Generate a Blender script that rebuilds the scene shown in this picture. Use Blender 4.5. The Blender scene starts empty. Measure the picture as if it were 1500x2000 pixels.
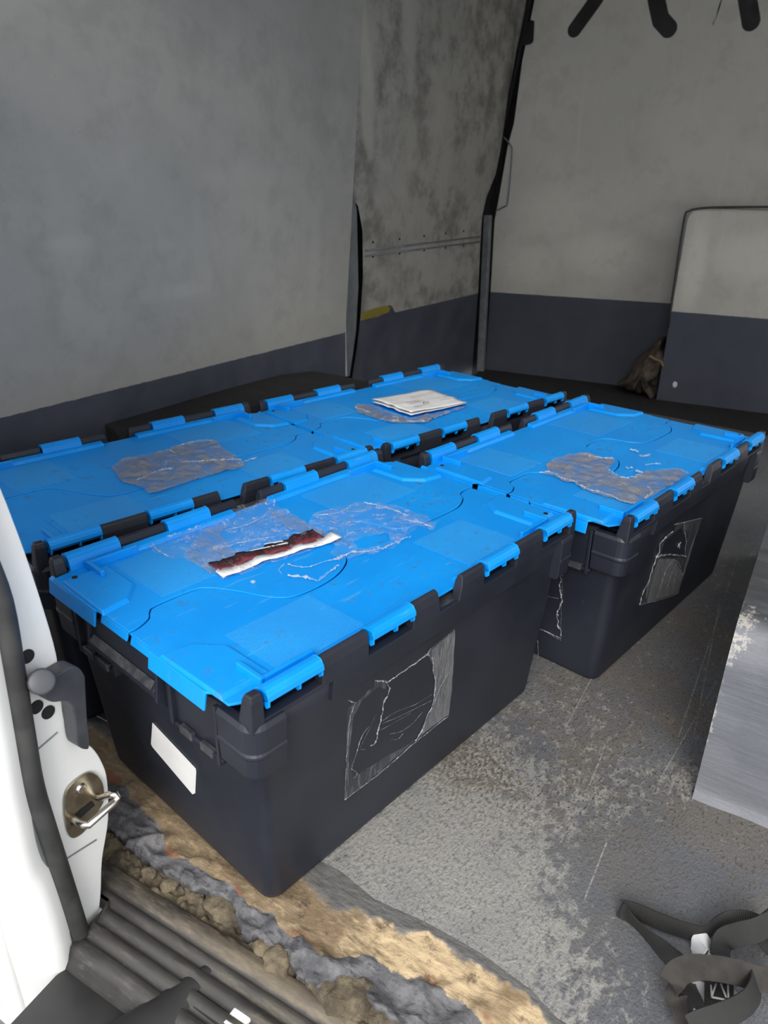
import bpy, bmesh, math, random
import numpy as np
from mathutils import Vector, Matrix, noise
from mathutils.geometry import delaunay_2d_cdt
random.seed(7); rng = np.random.default_rng(5)
SC = bpy.context.scene; COL = SC.collection
# ---------------------------------------------------------------- camera, sky, exposure
PHI = math.radians(10.7)            # the crates stand turned by this against the van's axes (x = into the van, y = to its left)
CAM = np.array([-0.4648, -0.4418, 0.8720]); FPX = 1422.37
YAW, PITCH, ROLL = math.radians(41.786) - PHI, math.radians(-23.761), math.radians(1.259)
_f = np.array([math.cos(PITCH)*math.cos(YAW), math.cos(PITCH)*math.sin(YAW), math.sin(PITCH)])
_r = np.cross(_f, [0, 0, 1]); _r /= np.linalg.norm(_r); _u = np.cross(_r, _f)
RX = math.cos(ROLL)*_r + math.sin(ROLL)*_u; UX = -math.sin(ROLL)*_r + math.cos(ROLL)*_u
cam = bpy.data.cameras.new('camera'); cam_o = bpy.data.objects.new('camera', cam); COL.objects.link(cam_o)
cam_o.matrix_world = Matrix(((RX[0], UX[0], -_f[0], CAM[0]), (RX[1], UX[1], -_f[1], CAM[1]), (RX[2], UX[2], -_f[2], CAM[2]), (0, 0, 0, 1)))
cam.sensor_fit = 'HORIZONTAL'; cam.sensor_width = 36; cam.lens = FPX/1500*36; cam.clip_start = 0.02
cam.dof.use_dof = True; cam.dof.focus_distance = 1.15; cam.dof.aperture_fstop = 11.0
SC.camera = cam_o
W = bpy.data.worlds.new('sky'); SC.world = W; W.use_nodes = True
_n = W.node_tree.nodes; _n.clear()
_bg = _n.new('ShaderNodeBackground'); _out = _n.new('ShaderNodeOutputWorld')
_bg.inputs[0].default_value = (0.95, 0.97, 1.0, 1); _bg.inputs[1].default_value = 1.0
W.node_tree.links.new(_bg.outputs[0], _out.inputs[0])
sun = bpy.data.lights.new('sun', 'SUN'); sun.energy = 1.2; sun.angle = math.radians(25); sun.color = (1, .96, .9)
sun_o = bpy.data.objects.new('sun', sun); COL.objects.link(sun_o)
sun_o.rotation_euler = Vector((0.80, 0.34, -0.62)).to_track_quat('-Z', 'Y').to_euler()
vs = SC.view_settings; vs.view_transform = 'Standard'; vs.look = 'None'; vs.exposure = 1.0; vs.gamma = 1; vs.use_curve_mapping = False

def ray(px, py): return (px-750)/FPX*RX - (py-1000)/FPX*UX + _f
def at(px, py, n=(0, 0, 1), c=0.0):  # the point of a plane n.p = c seen at a photo pixel (measuring aid)
    d = ray(px, py); n = np.array(n, float); return CAM + d*(c - n@CAM)/(n@d)
def onz(px, py, z=0.0): return at(px, py, (0, 0, 1), z)
# ---------------------------------------------------------------- materials
class NT:
    def __init__(s, name):
        s.m = bpy.data.materials.new(name); s.m.use_nodes = True; s.t = s.m.node_tree; s.t.nodes.clear()
        s.out = s.t.nodes.new('ShaderNodeOutputMaterial'); s.b = s.t.nodes.new('ShaderNodeBsdfPrincipled')
        s.t.links.new(s.b.outputs[0], s.out.inputs[0]); s.co = s.t.nodes.new('ShaderNodeTexCoord').outputs['Object']
    def put(s, sock, v):
        if hasattr(v, 'is_output'): s.t.links.new(v, sock)
        elif isinstance(v, (tuple, list)): sock.default_value = tuple(v) + ((1,) if len(v) == 3 and len(sock.default_value) == 4 else ())
        else: sock.default_value = v
    def set(s, **k):
        for a, v in k.items(): s.put(s.b.inputs[a.replace('_', ' ')], v)
        return s
    def math(s, op, a, b=0.0, c=None, clamp=False):
        n = s.t.nodes.new('ShaderNodeMath'); n.operation = op; n.use_clamp = clamp; s.put(n.inputs[0], a); s.put(n.inputs[1], b)
        if c is not None: s.put(n.inputs[2], c)
        return n.outputs[0]
    def noise(s, scale, detail=4, rough=.55, vec=None, dist=0.0, stretch=None):
        n = s.t.nodes.new('ShaderNodeTexNoise'); v = vec or s.co
        if stretch:
            mp = s.t.nodes.new('ShaderNodeMapping'); s.put(mp.inputs[0], v); mp.inputs['Scale'].default_value = stretch[:3]
            if len(stretch) > 3: mp.inputs['Rotation'].default_value = (0, 0, stretch[3])
            v = mp.outputs[0]
        s.put(n.inputs['Vector'], v); n.inputs['Scale'].default_value = scale; n.inputs['Detail'].default_value = detail
        n.inputs['Roughness'].default_value = rough; n.inputs['Distortion'].default_value = dist; return n.outputs[0]
    def voro(s, scale, feature='F1', vec=None):
        n = s.t.nodes.new('ShaderNodeTexVoronoi'); n.feature = feature; s.put(n.inputs['Vector'], vec or s.co); n.inputs['Scale'].default_value = scale
        return n.outputs['Distance']
    def ramp(s, v, a, b, lo=0.0, hi=1.0, smooth=True):
        n = s.t.nodes.new('ShaderNodeMapRange'); n.interpolation_type = 'SMOOTHSTEP' if smooth else 'LINEAR'
        s.put(n.inputs[0], v)
        for i, x in enumerate((a, b, lo, hi)): s.put(n.inputs[i+1], x)
        return n.outputs[0]
    def mix(s, f, a, b):
        n = s.t.nodes.new('ShaderNodeMix'); n.data_type = 'RGBA'; s.put(n.inputs['Factor'], f); s.put(n.inputs[6], a); s.put(n.inputs[7], b)
        return n.outputs[2]
    def attr(s, name):
        n = s.t.nodes.new('ShaderNodeAttribute'); n.attribute_name = name
        q = s.t.nodes.new('ShaderNodeSeparateColor'); s.t.links.new(n.outputs['Color'], q.inputs[0]); return q.outputs[0], q.outputs[1], q.outputs[2]
    def xyz(s):
        q = s.t.nodes.new('ShaderNodeSeparateXYZ'); s.t.links.new(s.co, q.inputs[0]); return q.outputs
    def bump(s, h, strength=.3, dist=.002):
        n = s.t.nodes.new('ShaderNodeBump'); n.inputs['Strength'].default_value = strength; n.inputs['Distance'].default_value = dist
        s.put(n.inputs['Height'], h); s.t.links.new(n.outputs[0], s.b.inputs['Normal']); return s

def plain(name, col, rough=.5, metal=0.0, var=.15, nscale=25, bump=0.0, bscale=300):
    t = NT(name); f = t.noise(nscale, 5)
    dk = tuple(c*(1-var) for c in col); lt = tuple(min(1, c*(1+var)) for c in col)
    t.set(Base_Color=t.mix(t.ramp(f, .3, .7), dk, lt), Roughness=t.ramp(f, .3, .7, rough*.9, min(1, rough*1.12)), Metallic=metal)
    if bump: t.bump(t.noise(bscale, 3), bump, .001)
    return t.m
M = {}
def blue(name, dots):
    t = NT(name); n1 = t.noise(9, 6, .6); n2 = t.noise(45, 4, .65, dist=.6); n3 = t.noise(14, 5, .6, stretch=(1, 7, 1, .5))
    c = t.mix(t.ramp(n1, .35, .7), (0.000, .285, .84), (0.002, .325, .90))
    c = t.mix(t.math('MULTIPLY', t.ramp(n2, .56, .70), t.ramp(n1, .44, .60, 0, .75)), c, (.07, .13, .22))
    c = t.mix(t.math('MULTIPLY', t.ramp(n3, .62, .72), .35), c, (.18, .42, .72))
    t.set(Base_Color=c, Roughness=t.ramp(n1, .3, .7, .36, .50))
    t.b.inputs['Specular IOR Level'].default_value = .42
    if dots:
        X, Y, Z = t.xyz(); w = lambda a: t.math('SINE', t.math('MULTIPLY', a, 2*math.pi/.0056))
        dt = t.ramp(t.math('MULTIPLY', w(t.math('ADD', X, Y)), w(t.math('SUBTRACT', X, Y))), .25, .8)
        t.bump(dt, .6, .0010); t.set(Base_Color=t.mix(t.math('MULTIPLY', dt, .75), c, (.16, .60, .97)))
    else: t.bump(t.math('ADD', t.noise(180, 3), t.math('MULTIPLY', n3, 1.2)), .08, .001)
    return t.m
M['blue'] = blue('blue_plastic', False); M['grip'] = blue('blue_grip_plastic', True)
t = NT('black_plastic'); n1 = t.noise(7, 5); n2 = t.noise(60, 5, .7, stretch=(1, 1, .25)); n3 = t.noise(140, 3, .7)
c = t.mix(t.ramp(n1, .3, .7), (.012, .0145, .023), (.019, .022, .033))
c = t.mix(t.math('MULTIPLY', t.ramp(n2, .62, .8), .35), c, (.07, .072, .08)); c = t.mix(t.ramp(n3, .73, .78, 0, .4), c, (.18, .18, .18))
t.set(Base_Color=c, Roughness=t.ramp(n1, .3, .7, .40, .52)).bump(t.noise(400, 2), .08, .0006); M['black'] = t.m
t = NT('scuffed_black_plastic'); n2 = t.noise(35, 5, .7)
t.set(Base_Color=t.mix(t.ramp(n2, .4, .7), (.025, .027, .033), (.085, .085, .09)), Roughness=.42); M['scuff'] = t.m
def film(name, tint, base, crease, rough=.12, scale=1.0, stretch=None):
    t = NT(name); n1 = t.noise(22*scale, 5, .62, dist=1.0, stretch=stretch); n2 = t.noise(75*scale, 4, .65, dist=.6, stretch=stretch); n3 = t.noise(160*scale, 3, .6)
    rid = t.ramp(t.math('ABSOLUTE', t.math('SUBTRACT', n1, .5)), 0, .035, 1, 0); rid2 = t.ramp(t.math('ABSOLUTE', t.math('SUBTRACT', n2, .5)), 0, .05, 1, 0)
    k = t.math('MULTIPLY', rid, t.ramp(n2, .42, .62)); k2 = t.math('MULTIPLY', rid2, t.ramp(n1, .52, .68)); k = t.math('MAXIMUM', k, k2)
    al = t.math('ADD', t.math('MULTIPLY', k, crease), t.ramp(n1, .3, .7, base*.5, base*1.4), clamp=True)
    t.set(Base_Color=tint, Roughness=rough, Alpha=al).bump(t.math('ADD', n1, t.math('MULTIPLY', n2, .6)), .7, .006)
    t.b.inputs['Specular IOR Level'].default_value = .8; return t.m
M['film'] = film('clear_film', (.62, .64, .68), .10, .50); M['film_dirty'] = film('dusty_film', (.36, .345, .335), .52, .35, .2)
M['crinkle'] = film('crinkled_film', (.78, .79, .82), .20, .62, .1, 2.5); M['film_side'] = film('side_film', (.50, .51, .53), .06, .25, .16, .8, (4, 1, .5))
M['film_dull'] = film('dull_film', (.40, .40, .41), .24, .30, .25, .8, (5, 1, .35))
M['white_paper'] = plain('white_paper', (.78, .78, .78), .6, var=.04, bump=.15, bscale=60)
M['label'] = plain('blank_label', (.82, .81, .79), .45, var=.03)
M['red'] = plain('red_print', (.17, .036, .048), .4, var=.3, nscale=60); M['ink'] = plain('black_ink', (.012, .010, .012), .5)
M['faint'] = plain('faint_print', (.45, .45, .46), .6)
def wallmat(name, base, warm, dark, stain=.30):
    t = NT(name); r, g, b = t.attr('paint'); n1 = t.noise(2.6, 7, .62); n2 = t.noise(11, 6, .65); n3 = t.noise(45, 5, .7); n4 = t.noise(6, 5, .6, stretch=(1, 6, .35))
    c = t.mix(t.ramp(n1, .3, .7), base, warm); c = t.mix(t.ramp(t.math('ADD', t.math('MULTIPLY', n2, .7), t.math('MULTIPLY', n1, .35)), .50-.06*(stain > .6), .66, 0, stain), c, dark)
    c = t.mix(t.ramp(n4, .60, .72, 0, .30), c, tuple(min(1, x*1.25) for x in base)); c = t.mix(t.ramp(n3, .69, .75, 0, .65), c, tuple(x*.45 for x in dark))
    c = t.mix(t.math('MULTIPLY', b, t.ramp(n2, .30, .55, .25, 1)), c, tuple(min(1, x*1.45) for x in base))
    nav = t.mix(t.ramp(n2, .3, .7), (.052, .058, .080), (.072, .080, .103)); nav = t.mix(t.ramp(n3, .68, .74, 0, .5), nav, (.16, .17, .18))
    c = t.mix(t.ramp(t.math('ADD', r, t.math('MULTIPLY', t.math('SUBTRACT', n3, .5), .05)), .49, .51), nav, c)
    c = t.mix(t.ramp(t.math('ADD', g, t.math('MULTIPLY', t.math('SUBTRACT', n3, .5), .03)), .47, .53), c, (.010, .009, .008))
    t.set(Base_Color=c, Roughness=t.ramp(n2, .3, .7, .52, .75)).bump(t.math('ADD', n2, t.math('MULTIPLY', n3, .4)), .18, .003); return t.m
M['wall_l'] = wallmat('grey_painted_ply', (.335, .33, .30), (.41, .395, .355), (.235, .23, .205))
M['wall_m'] = wallmat('stained_panel', (.34, .325, .285), (.43, .415, .37), (.185, .172, .148), .9)
M['wall_b'] = wallmat('bulkhead_paint', (.54, .515, .445), (.60, .57, .50), (.38, .355, .30))
M['gap'] = plain('dark_cavity', (.006, .006, .007), .8); M['post'] = plain('grey_metal_post', (.18, .19, .20), .45, var=.2)
M['roof'] = plain('roof_lining', (.70, .68, .63), .7); M['arch'] = plain('black_carpet', (.016, .015, .016), .9, bump=.5)
M['white'] = plain('white_paint', (.74, .74, .72), .30, var=.05, nscale=6); M['rubber'] = plain('grey_rubber', (.040, .039, .038), .55, var=.3); M['bumper'] = plain('black_bumper', (.020, .019, .019), .45, var=.4, nscale=9)
M['lever'] = plain('grey_lever', (.050, .053, .062), .42); M['hole'] = plain('hole_black', (.01, .01, .01), .8)
M['steel'] = plain('zinc_steel', (.42, .38, .30), .32, 1.0, .25, 40); M['bolt'] = plain('bright_steel', (.62, .58, .52), .25, 1.0)
M['asphalt'] = plain('asphalt', (.22, .225, .24), .85, var=.2, nscale=80)
M['web'] = None
t = NT('black_webbing'); q = t.attr('rib')[0]
t.set(Base_Color=t.mix(t.noise(30, 4), (.010, .010, .010), (.030, .029, .027)), Roughness=.75).bump(t.math('SINE', t.math('MULTIPLY', q, 6.283*110)), .35, .0008); M['web'] = t.m
M['web_dust'] = plain('dusty_webbing', (.034, .030, .026), .85, var=.4, nscale=40, bump=.4)
M['tag_blue'] = plain('pale_blue_tag', (.42, .55, .68), .5); M['thread'] = plain('white_thread', (.7, .68, .62), .6)
M['rag'] = plain('brown_rag', (.075, .056, .042), .95, var=.6, nscale=18, bump=.8, bscale=120)
M['yellow'] = plain('yellow_tape', (.26, .21, .03), .6)
# floor paint
SEG = [((1095, 1440), (1155, 1325)), ((1140, 1560), (1190, 1440)), ((1142, 1755), (1185, 1645)), ((1000, 1765), (1030, 1725)), ((1290, 1520), (1400, 1330)), ((1355, 1440), (1405, 1180)), ((1325, 1440), (1440, 1090))]
t = NT('worn_floor_paint'); X, Y, Z = t.xyz()
n1 = t.noise(4.2, 6, .6); n2 = t.noise(16, 6, .68, stretch=(1, 1.6, 1, .4)); n3 = t.noise(120, 5, .65, stretch=(1, 1.7, 1, .3)); n4 = t.noise(7, 5, .62, dist=.4); n5 = t.noise(230, 3, .6)
zone = t.attr('paint')[0]; dirt = t.attr('paint')[1]
pt = t.mix(t.ramp(n1, .35, .7), (.120, .126, .140), (.160, .165, .175))
lite = t.mix(t.ramp(n4, .3, .7), (.26, .255, .24), (.39, .385, .36)); brn = t.mix(n2, (.135, .115, .095), (.20, .175, .145))
n7 = t.noise(48, 7, .68, stretch=(1, 1.5, 1, .3)); f1 = t.math('ADD', t.math('MULTIPLY', n3, .35), t.math('ADD', t.math('MULTIPLY', n7, .85), t.math('MULTIPLY', n2, .3)))
wear = t.ramp(t.math('ADD', f1, zone), .69, .80); c = t.mix(wear, pt, lite)
c = t.mix(t.math('MULTIPLY', t.ramp(t.math('ADD', t.math('MULTIPLY', n3, .8), t.math('MULTIPLY', n4, .5)), .58, .74), t.math('ADD', .34, dirt, clamp=True)), c, brn)
c = t.mix(t.math('MULTIPLY', t.ramp(n3, .53, .64), t.math('ADD', .42, dirt, clamp=True)), c, (.080, .070, .060))
c = t.mix(t.ramp(n5, .64, .72, 0, .75), c, (.045, .043, .042)); c = t.mix(t.ramp(n5, .34, .27, 0, .5), c, (.44, .43, .40))
for p, q in SEG:
    a = onz(*p); b = onz(*q); ab = b[:2]-a[:2]; L2 = float(ab@ab)
    dx = t.math('SUBTRACT', X, float(a[0])); dy = t.math('SUBTRACT', Y, float(a[1]))
    h = t.math('DIVIDE', t.math('ADD', t.math('MULTIPLY', dx, float(ab[0])), t.math('MULTIPLY', dy, float(ab[1]))), L2, clamp=True)
    ex = t.math('SUBTRACT', dx, t.math('MULTIPLY', h, float(ab[0]))); ey = t.math('SUBTRACT', dy, t.math('MULTIPLY', h, float(ab[1])))
    d = t.math('ADD', t.math('SQRT', t.math('ADD', t.math('MULTIPLY', ex, ex), t.math('MULTIPLY', ey, ey))), t.math('MULTIPLY', t.math('SUBTRACT', n2, .5), .006))
    c = t.mix(t.math('MULTIPLY', t.ramp(d, .0002, .0013, .6, 0), t.ramp(n3, .40, .52)), c, (.50, .47, .42))
t.set(Base_Color=c, Roughness=t.ramp(n2, .3, .7, .34, .55)).bump(t.math('ADD', t.math('MULTIPLY', n3, .9), t.math('MULTIPLY', n5, .5)), .8, .0035); M['floor'] = t.m
# rotten board edge: attribute "paint" R = position across (0 painted, .25 worn, .5 bare wood, .75 grey pulp, 1 edge)
t = NT('rotten_board_edge'); r, g, b = t.attr('paint'); n1 = t.noise(22, 6, .7); n2 = t.noise(75, 5, .7, stretch=(2.2, .6, 1)); n3 = t.noise(9, 4)
rr = t.math('ADD', r, t.math('MULTIPLY', t.math('SUBTRACT', n1, .5), .16))
c = t.mix(t.ramp(n2, .35, .7), (.10, .097, .092), (.165, .16, .15))
yw = t.xyz()[1]; wood = t.mix(t.ramp(t.math('ADD', n2, t.ramp(yw, -.02, -.16, -.12, .14)), .35, .75), (.20, .145, .085), (.56, .42, .25)); wood = t.mix(t.ramp(n3, .48, .62, 0, .85), wood, (.20, .135, .075)); wood = t.mix(t.ramp(n1, .54, .66, 0, .85), wood, (.075, .045, .03))
c = t.mix(t.ramp(rr, .36, .40), c, wood)
pulp = t.mix(t.ramp(n1, .35, .68), (.065, .064, .070), (.18, .176, .182)); pulp = t.mix(t.ramp(n2, .52, .66, 0, .75), pulp, (.018, .017, .017))
red = t.mix(n2, (.16, .062, .035), (.25, .11, .06))
n6 = t.noise(13, 4, .6); c = t.mix(t.math('MULTIPLY', t.ramp(rr, .57, .60), t.ramp(n6, .50, .58)), c, red); c = t.mix(t.ramp(rr, t.ramp(n6, .3, .7, .60, .66), t.ramp(n6, .3, .7, .62, .69)), c, pulp); c = t.mix(t.ramp(rr, .93, .99), c, (.02, .018, .016))  # near-black at the broken edge paints in the shadow gap under it
t.set(Base_Color=c, Roughness=.8).bump(t.math('ADD', n1, t.math('MULTIPLY', n2, .5)), .7, .006); M['board'] = t.m
t = NT('crumbled_dirt'); n1 = t.noise(20, 6, .7); n2 = t.noise(110, 5, .75)
c = t.mix(t.ramp(n1, .35, .65), (.085, .068, .046), (.21, .17, .108)); c = t.mix(t.ramp(n2, .60, .72, 0, .8), c, (.03, .026, .02)); c = t.mix(t.ramp(n2, .36, .28, 0, .7), c, (.40, .34, .24))
t.set(Base_Color=c, Roughness=.95).bump(t.math('ADD', n1, n2), .9, .006); M['dirt'] = t.m
t = NT('dusty_sill_plastic'); X, Y, Z = t.xyz(); n1 = t.noise(5, 6, .65, stretch=(3, .8, 1)); n2 = t.noise(40, 5, .7, stretch=(3, .5, 1)); n3 = t.noise(130, 4, .75); g = t.attr('paint')[0]
c = t.mix(t.ramp(n1, .3, .7), (.024, .022, .021), (.060, .056, .050)); c = t.mix(t.ramp(n2, .5, .68, 0, .6), c, (.10, .092, .08)); dust = t.mix(n2, (.11, .088, .06), (.235, .19, .13))
c = t.mix(t.ramp(t.math('ADD', g, t.math('ADD', t.math('MULTIPLY', n1, .5), t.math('MULTIPLY', n2, .3))), .62, .88), c, dust)
c = t.mix(t.ramp(n3, .70, .76, 0, .6), c, (.4, .37, .32)); t.set(Base_Color=c, Roughness=t.ramp(n1, .3, .7, .45, .7)).bump(n2, .3, .002); M['sill'] = t.m
t = NT('wheel_box_paint'); n1 = t.noise(5, 6, .6); n2 = t.noise(30, 5, .65, stretch=(1, .35, 3)); n3 = t.noise(80, 4, .7); w, tp, _ = t.attr('paint')
c = t.mix(t.ramp(n1, .35, .7), (.118, .125, .142), (.160, .168, .186)); c = t.mix(t.math('MULTIPLY', tp, t.ramp(n2, .3, .6, .55, 1)), c, (.055, .056, .06)); c = t.mix(t.math('MULTIPLY', t.ramp(t.math('ADD', n3, w), 1.0, 1.18), .85), c, (.55, .51, .45))
c = t.mix(t.ramp(t.math('ADD', n3, t.math('MULTIPLY', w, .8)), .98, 1.1, 0, .5), c, (.07, .06, .055))
t.set(Base_Color=c, Roughness=.45).bump(t.math('ADD', n2, t.math('MULTIPLY', n3, .3)), .5, .004); M['wheelbox'] = t.m
# ---------------------------------------------------------------- mesh helpers
def link(name, me, mat, parent=None, smooth=False, bevel=0.0, kind=None):
    o = bpy.data.objects.new(name, me); COL.objects.link(o)
    if mat is not None: me.materials.append(mat)
    if parent: o.parent = parent
    if smooth: me.polygons.foreach_set('use_smooth', [True]*len(me.polygons))
    if bevel:
        md = o.modifiers.new('edge', 'BEVEL'); md.width = bevel; md.segments = 2; md.limit_method = 'ANGLE'; md.angle_limit = math.radians(38); md.use_clamp_overlap = True
    if kind: o['kind'] = kind
    return o
def obj(name, bm, mat, parent=None, smooth=False, bevel=0.0, kind=None):
    me = bpy.data.meshes.new(name); bmesh.ops.recalc_face_normals(bm, faces=bm.faces); bm.to_mesh(me); bm.free()
    return link(name, me, mat, parent, smooth, bevel, kind)
def tag(o, label, cat, group=None):
    o['label'] = label; o['category'] = cat
    if group: o['group'] = group
    return o
def empty(name, loc, rz=0.0):
    o = bpy.data.objects.new(name, None); COL.objects.link(o); o.location = loc; o.rotation_euler = (0, 0, rz); o.empty_display_size = .05; return o
def copy_tree(o, parent=None):
    c = o.copy(); COL.objects.link(c)
    if parent: c.parent = parent
    for ch in [x for x in bpy.data.objects if x.parent == o]: copy_tree(ch, c)
    return c
def loft(bm, rings, cap0=True, cap1=True, closed=True):
    R = [[bm.verts.new(p) for p in r] for r in rings]; n = len(R[0])
    for a, b in zip(R, R[1:]):
        for i in range(n if closed else n-1):
            j = (i+1) % n; bm.faces.new((a[i], a[j], b[j], b[i]))
    if cap0: bm.faces.new(R[0][::-1])
    if cap1: bm.faces.new(R[-1])
    return R
def box(bm, x0, x1, y0, y1, z0, z1, top=(0, 0)):
    a, b = top
    loft(bm, [[(x0, y0, z0), (x1, y0, z0), (x1, y1, z0), (x0, y1, z0)], [(x0+a, y0+b, z1), (x1-a, y0+b, z1), (x1-a, y1-b, z1), (x0+a, y1-b, z1)]])
def prism(bm, pts, f0, f1): loft(bm, [[f0(*p) for p in pts], [f1(*p) for p in pts]])
def zprism(bm, pts, z0, z1): prism(bm, pts, lambda x, y: (x, y, z0), lambda x, y: (x, y, z1))
def rrect(x0, x1, y0, y1, r, n=5):
    out = []
    for cx, cy, a0 in ((x1-r, y0+r, -90), (x1-r, y1-r, 0), (x0+r, y1-r, 90), (x0+r, y0+r, 180)):
        for k in range(n+1): a = math.radians(a0+90*k/n); out.append((cx+r*math.cos(a), cy+r*math.sin(a)))
    return out
def tube(bm, pts, r, n=8, flat=1.0):
    pts = [Vector(p) for p in pts]; rings = []; prev = None
    for i, p in enumerate(pts):
        d = (pts[min(i+1, len(pts)-1)] - pts[max(i-1, 0)]).normalized()
        a = d.orthogonal().normalized() if prev is None else (prev - d*prev.dot(d)).normalized()
        prev = a; b = d.cross(a); rad = r[i] if isinstance(r, (list, tuple)) else r
        rings.append([p + a*rad*math.cos(2*math.pi*k/n) + b*rad*flat*math.sin(2*math.pi*k/n) for k in range(n)])
    loft(bm, rings)
def grid(name, P, mat, parent=None, attr=None, smooth=True, kind=None, aname='paint'):
    nu, nv = P.shape[:2]; me = bpy.data.meshes.new(name); ix = np.arange(nu*nv).reshape(nu, nv)
    F = np.stack([ix[:-1, :-1], ix[1:, :-1], ix[1:, 1:], ix[:-1, 1:]], -1).reshape(-1, 4)
    me.from_pydata(P.reshape(-1, 3).tolist(), [], F.tolist()); me.update()
    if attr is not None:
        A = np.ones((nu*nv, 4), np.float32); k = attr.reshape(nu*nv, -1); A[:, :k.shape[1]] = k
        ca = me.color_attributes.new(aname, 'FLOAT_COLOR', 'POINT'); ca.data.foreach_set('color', A.ravel())
    return link(name, me, mat, parent, smooth, 0, kind)
def smooth(pts, n=6):   # Catmull-Rom through points
    P = [np.array(p, float) for p in pts]; P = [2*P[0]-P[1]] + P + [2*P[-1]-P[-2]]; out = []
    for i in range(1, len(P)-2):
        for k in range(n):
            s = k/n; a, b, c, d = P[i-1:i+3]; out.append(.5*(2*b + (c-a)*s + (2*a-5*b+4*c-d)*s*s + (3*b-a-3*c+d)*s**3))
    return out + [P[-2]]
def vnoise(P, scale, seed=0.0): return np.array([noise.noise(Vector((p[0]*scale+seed, p[1]*scale-seed, p[2]*scale+seed*.7))) for p in P])
def text_mesh(txt, size, name):
    cu = bpy.data.curves.new('t', 'FONT'); cu.body = txt; cu.size = size; cu.align_x = 'CENTER'; cu.align_y = 'CENTER'; cu.extrude = .0001
    o = bpy.data.objects.new('t', cu); COL.objects.link(o); dg = bpy.context.evaluated_depsgraph_get(); dg.update()
    me = bpy.data.meshes.new_from_object(o.evaluated_get(dg)); me.name = name; bpy.data.objects.remove(o); return me
# ---------------------------------------------------------------- the van: setting
def struct(o): o['kind'] = 'structure'; return o
exr = np.array
# floor boards
def lerp_line(pix, z=0.0):
    P = sorted([tuple(onz(*p, z)[:2][::-1]) for p in pix]); y, x = np.array(P).T
    return lambda yy: np.interp(yy, y, x)
x_paint = lerp_line([(663, 1700), (733, 1757), (830, 1800), (937, 1860), (1033, 1930), (1093, 2000), (560, 1650), (230, 1420)])
x_wood = lerp_line([(220, 1445), (420, 1600), (600, 1725), (650, 1777), (693, 1770), (767, 1813), (833, 1817), (900, 1863), (1027, 1940), (1083, 2000)])
x_pulp = lerp_line([(215, 1500), (265, 1545), (322, 1610), (342, 1668), (430, 1696), (470, 1738), (500, 1765), (560, 1800), (640, 1850), (713, 1860), (800, 1888), (850, 1897), (890, 1933), (983, 1990)])
x_edge = lerp_line([(205, 1590), (246, 1632), (290, 1662), (350, 1700), (406, 1732), (462, 1744), (474, 1806), (522, 1824), (550, 1840), (582, 1876), (622, 1908), (646, 1896), (700, 1905), (735, 1950), (790, 1985), (830, 2010)])
yy = np.concatenate([np.linspace(-1.05, -.42, 30), np.linspace(-.41, .62, 330), np.linspace(.63, 1.14, 30)])
xp, xw, xpu, xe = x_paint(yy), x_wood(yy), x_pulp(yy), x_edge(yy)
jag = np.array([.010*noise.noise(Vector((y*22, 1, 0))) + .007*noise.noise(Vector((y*60, 2, 0))) + .004*noise.noise(Vector((y*140, 4, 0))) for y in yy])
jag2 = np.array([.011*noise.noise(Vector((y*20, 8, 3))) + .003*noise.noise(Vector((y*70, 5, 1))) for y in yy])
xp = np.maximum(xp, xw+.008); xw = xw + jag; xpu = np.minimum(xpu + jag2, xw-.012); xe = np.minimum(xe + jag*1.2, xpu-.012)
# painted floor (main sheet)
us = np.concatenate([np.linspace(0, .35, 40), np.linspace(.36, 1, 90)])
P = np.zeros((len(us), len(yy), 3)); A = np.zeros((len(us), len(yy), 2))
for j, y in enumerate(yy):
    P[:, j, 0] = xp[j] + us*(3.62-xp[j]); P[:, j, 1] = y
Q = P.reshape(-1, 3)
fx, fy = P[..., 0], P[..., 1]
g = lambda px, py, r: np.exp(-(((fx-onz(px, py)[0])**2+(fy-onz(px, py)[1])**2)/r**2))
A[..., 0] = -.10 + .17*g(780, 1700, .2) + .09*g(940, 1640, .2) + .13*g(920, 1880, .16) + .12*g(930, 1490, .10) + .10*g(1190, 1560, .08) + .20*g(1335, 1525, .04) + .08*g(1100, 1400, .12) - .14*g(1230, 1730, .10) - .10*g(1350, 1760, .12) - .06*g(1050, 1440, .08) - .15*np.clip((fx-1.4)/.6, 0, 1)
A[..., 1] = np.clip(1.0*g(940, 1460, .10) + .9*g(1180, 1400, .16) + .8*g(1250, 1380, .12) + .8*g(1410, 1600, .06) + .8*g(1480, 1630, .08) + .7*g(1330, 1230, .2) + .55*g(1200, 1540, .12) + .5*g(1430, 1790, .06) + .3*g(1060, 1480, .1), 0, .85)
floor = struct(grid('floor', P, M['floor'], attr=A)); floor['label'] = 'worn grey painted van floor with scratches and rust brown speckle'
# rotten edge strip as a part of the floor
vv = np.linspace(0, 1, 60); P = np.zeros((60, len(yy), 3)); A = np.zeros((60, len(yy), 1))
for j, y in enumerate(yy):
    X_ = np.interp(vv, [0, .15, .45, .90, 1.0], [xp[j], xw[j], xpu[j], xe[j], xe[j]+.004])
    R_ = np.interp(vv, [0, .15, .45, .90, 1.0], [.2, .38, .6, .94, 1.0]); Z_ = np.interp(vv, [0, .13, .17, .44, .5, .86, .90, 1.0], [0, 0, -.004, -.008, -.010, -.014, -.020, -.048])
    P[:, j, 0] = X_; P[:, j, 1] = y; P[:, j, 2] = Z_; A[:, j, 0] = R_
Q = P.reshape(-1, 3); dz = np.abs(vnoise(Q*np.array([1, .6, 1]), 42, 3.))*-.007 + np.abs(vnoise(Q, 22, 6.))*.006 + vnoise(Q, 140, 9.)*.0008 + vnoise(Q, 24, 1.)*.003
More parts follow.
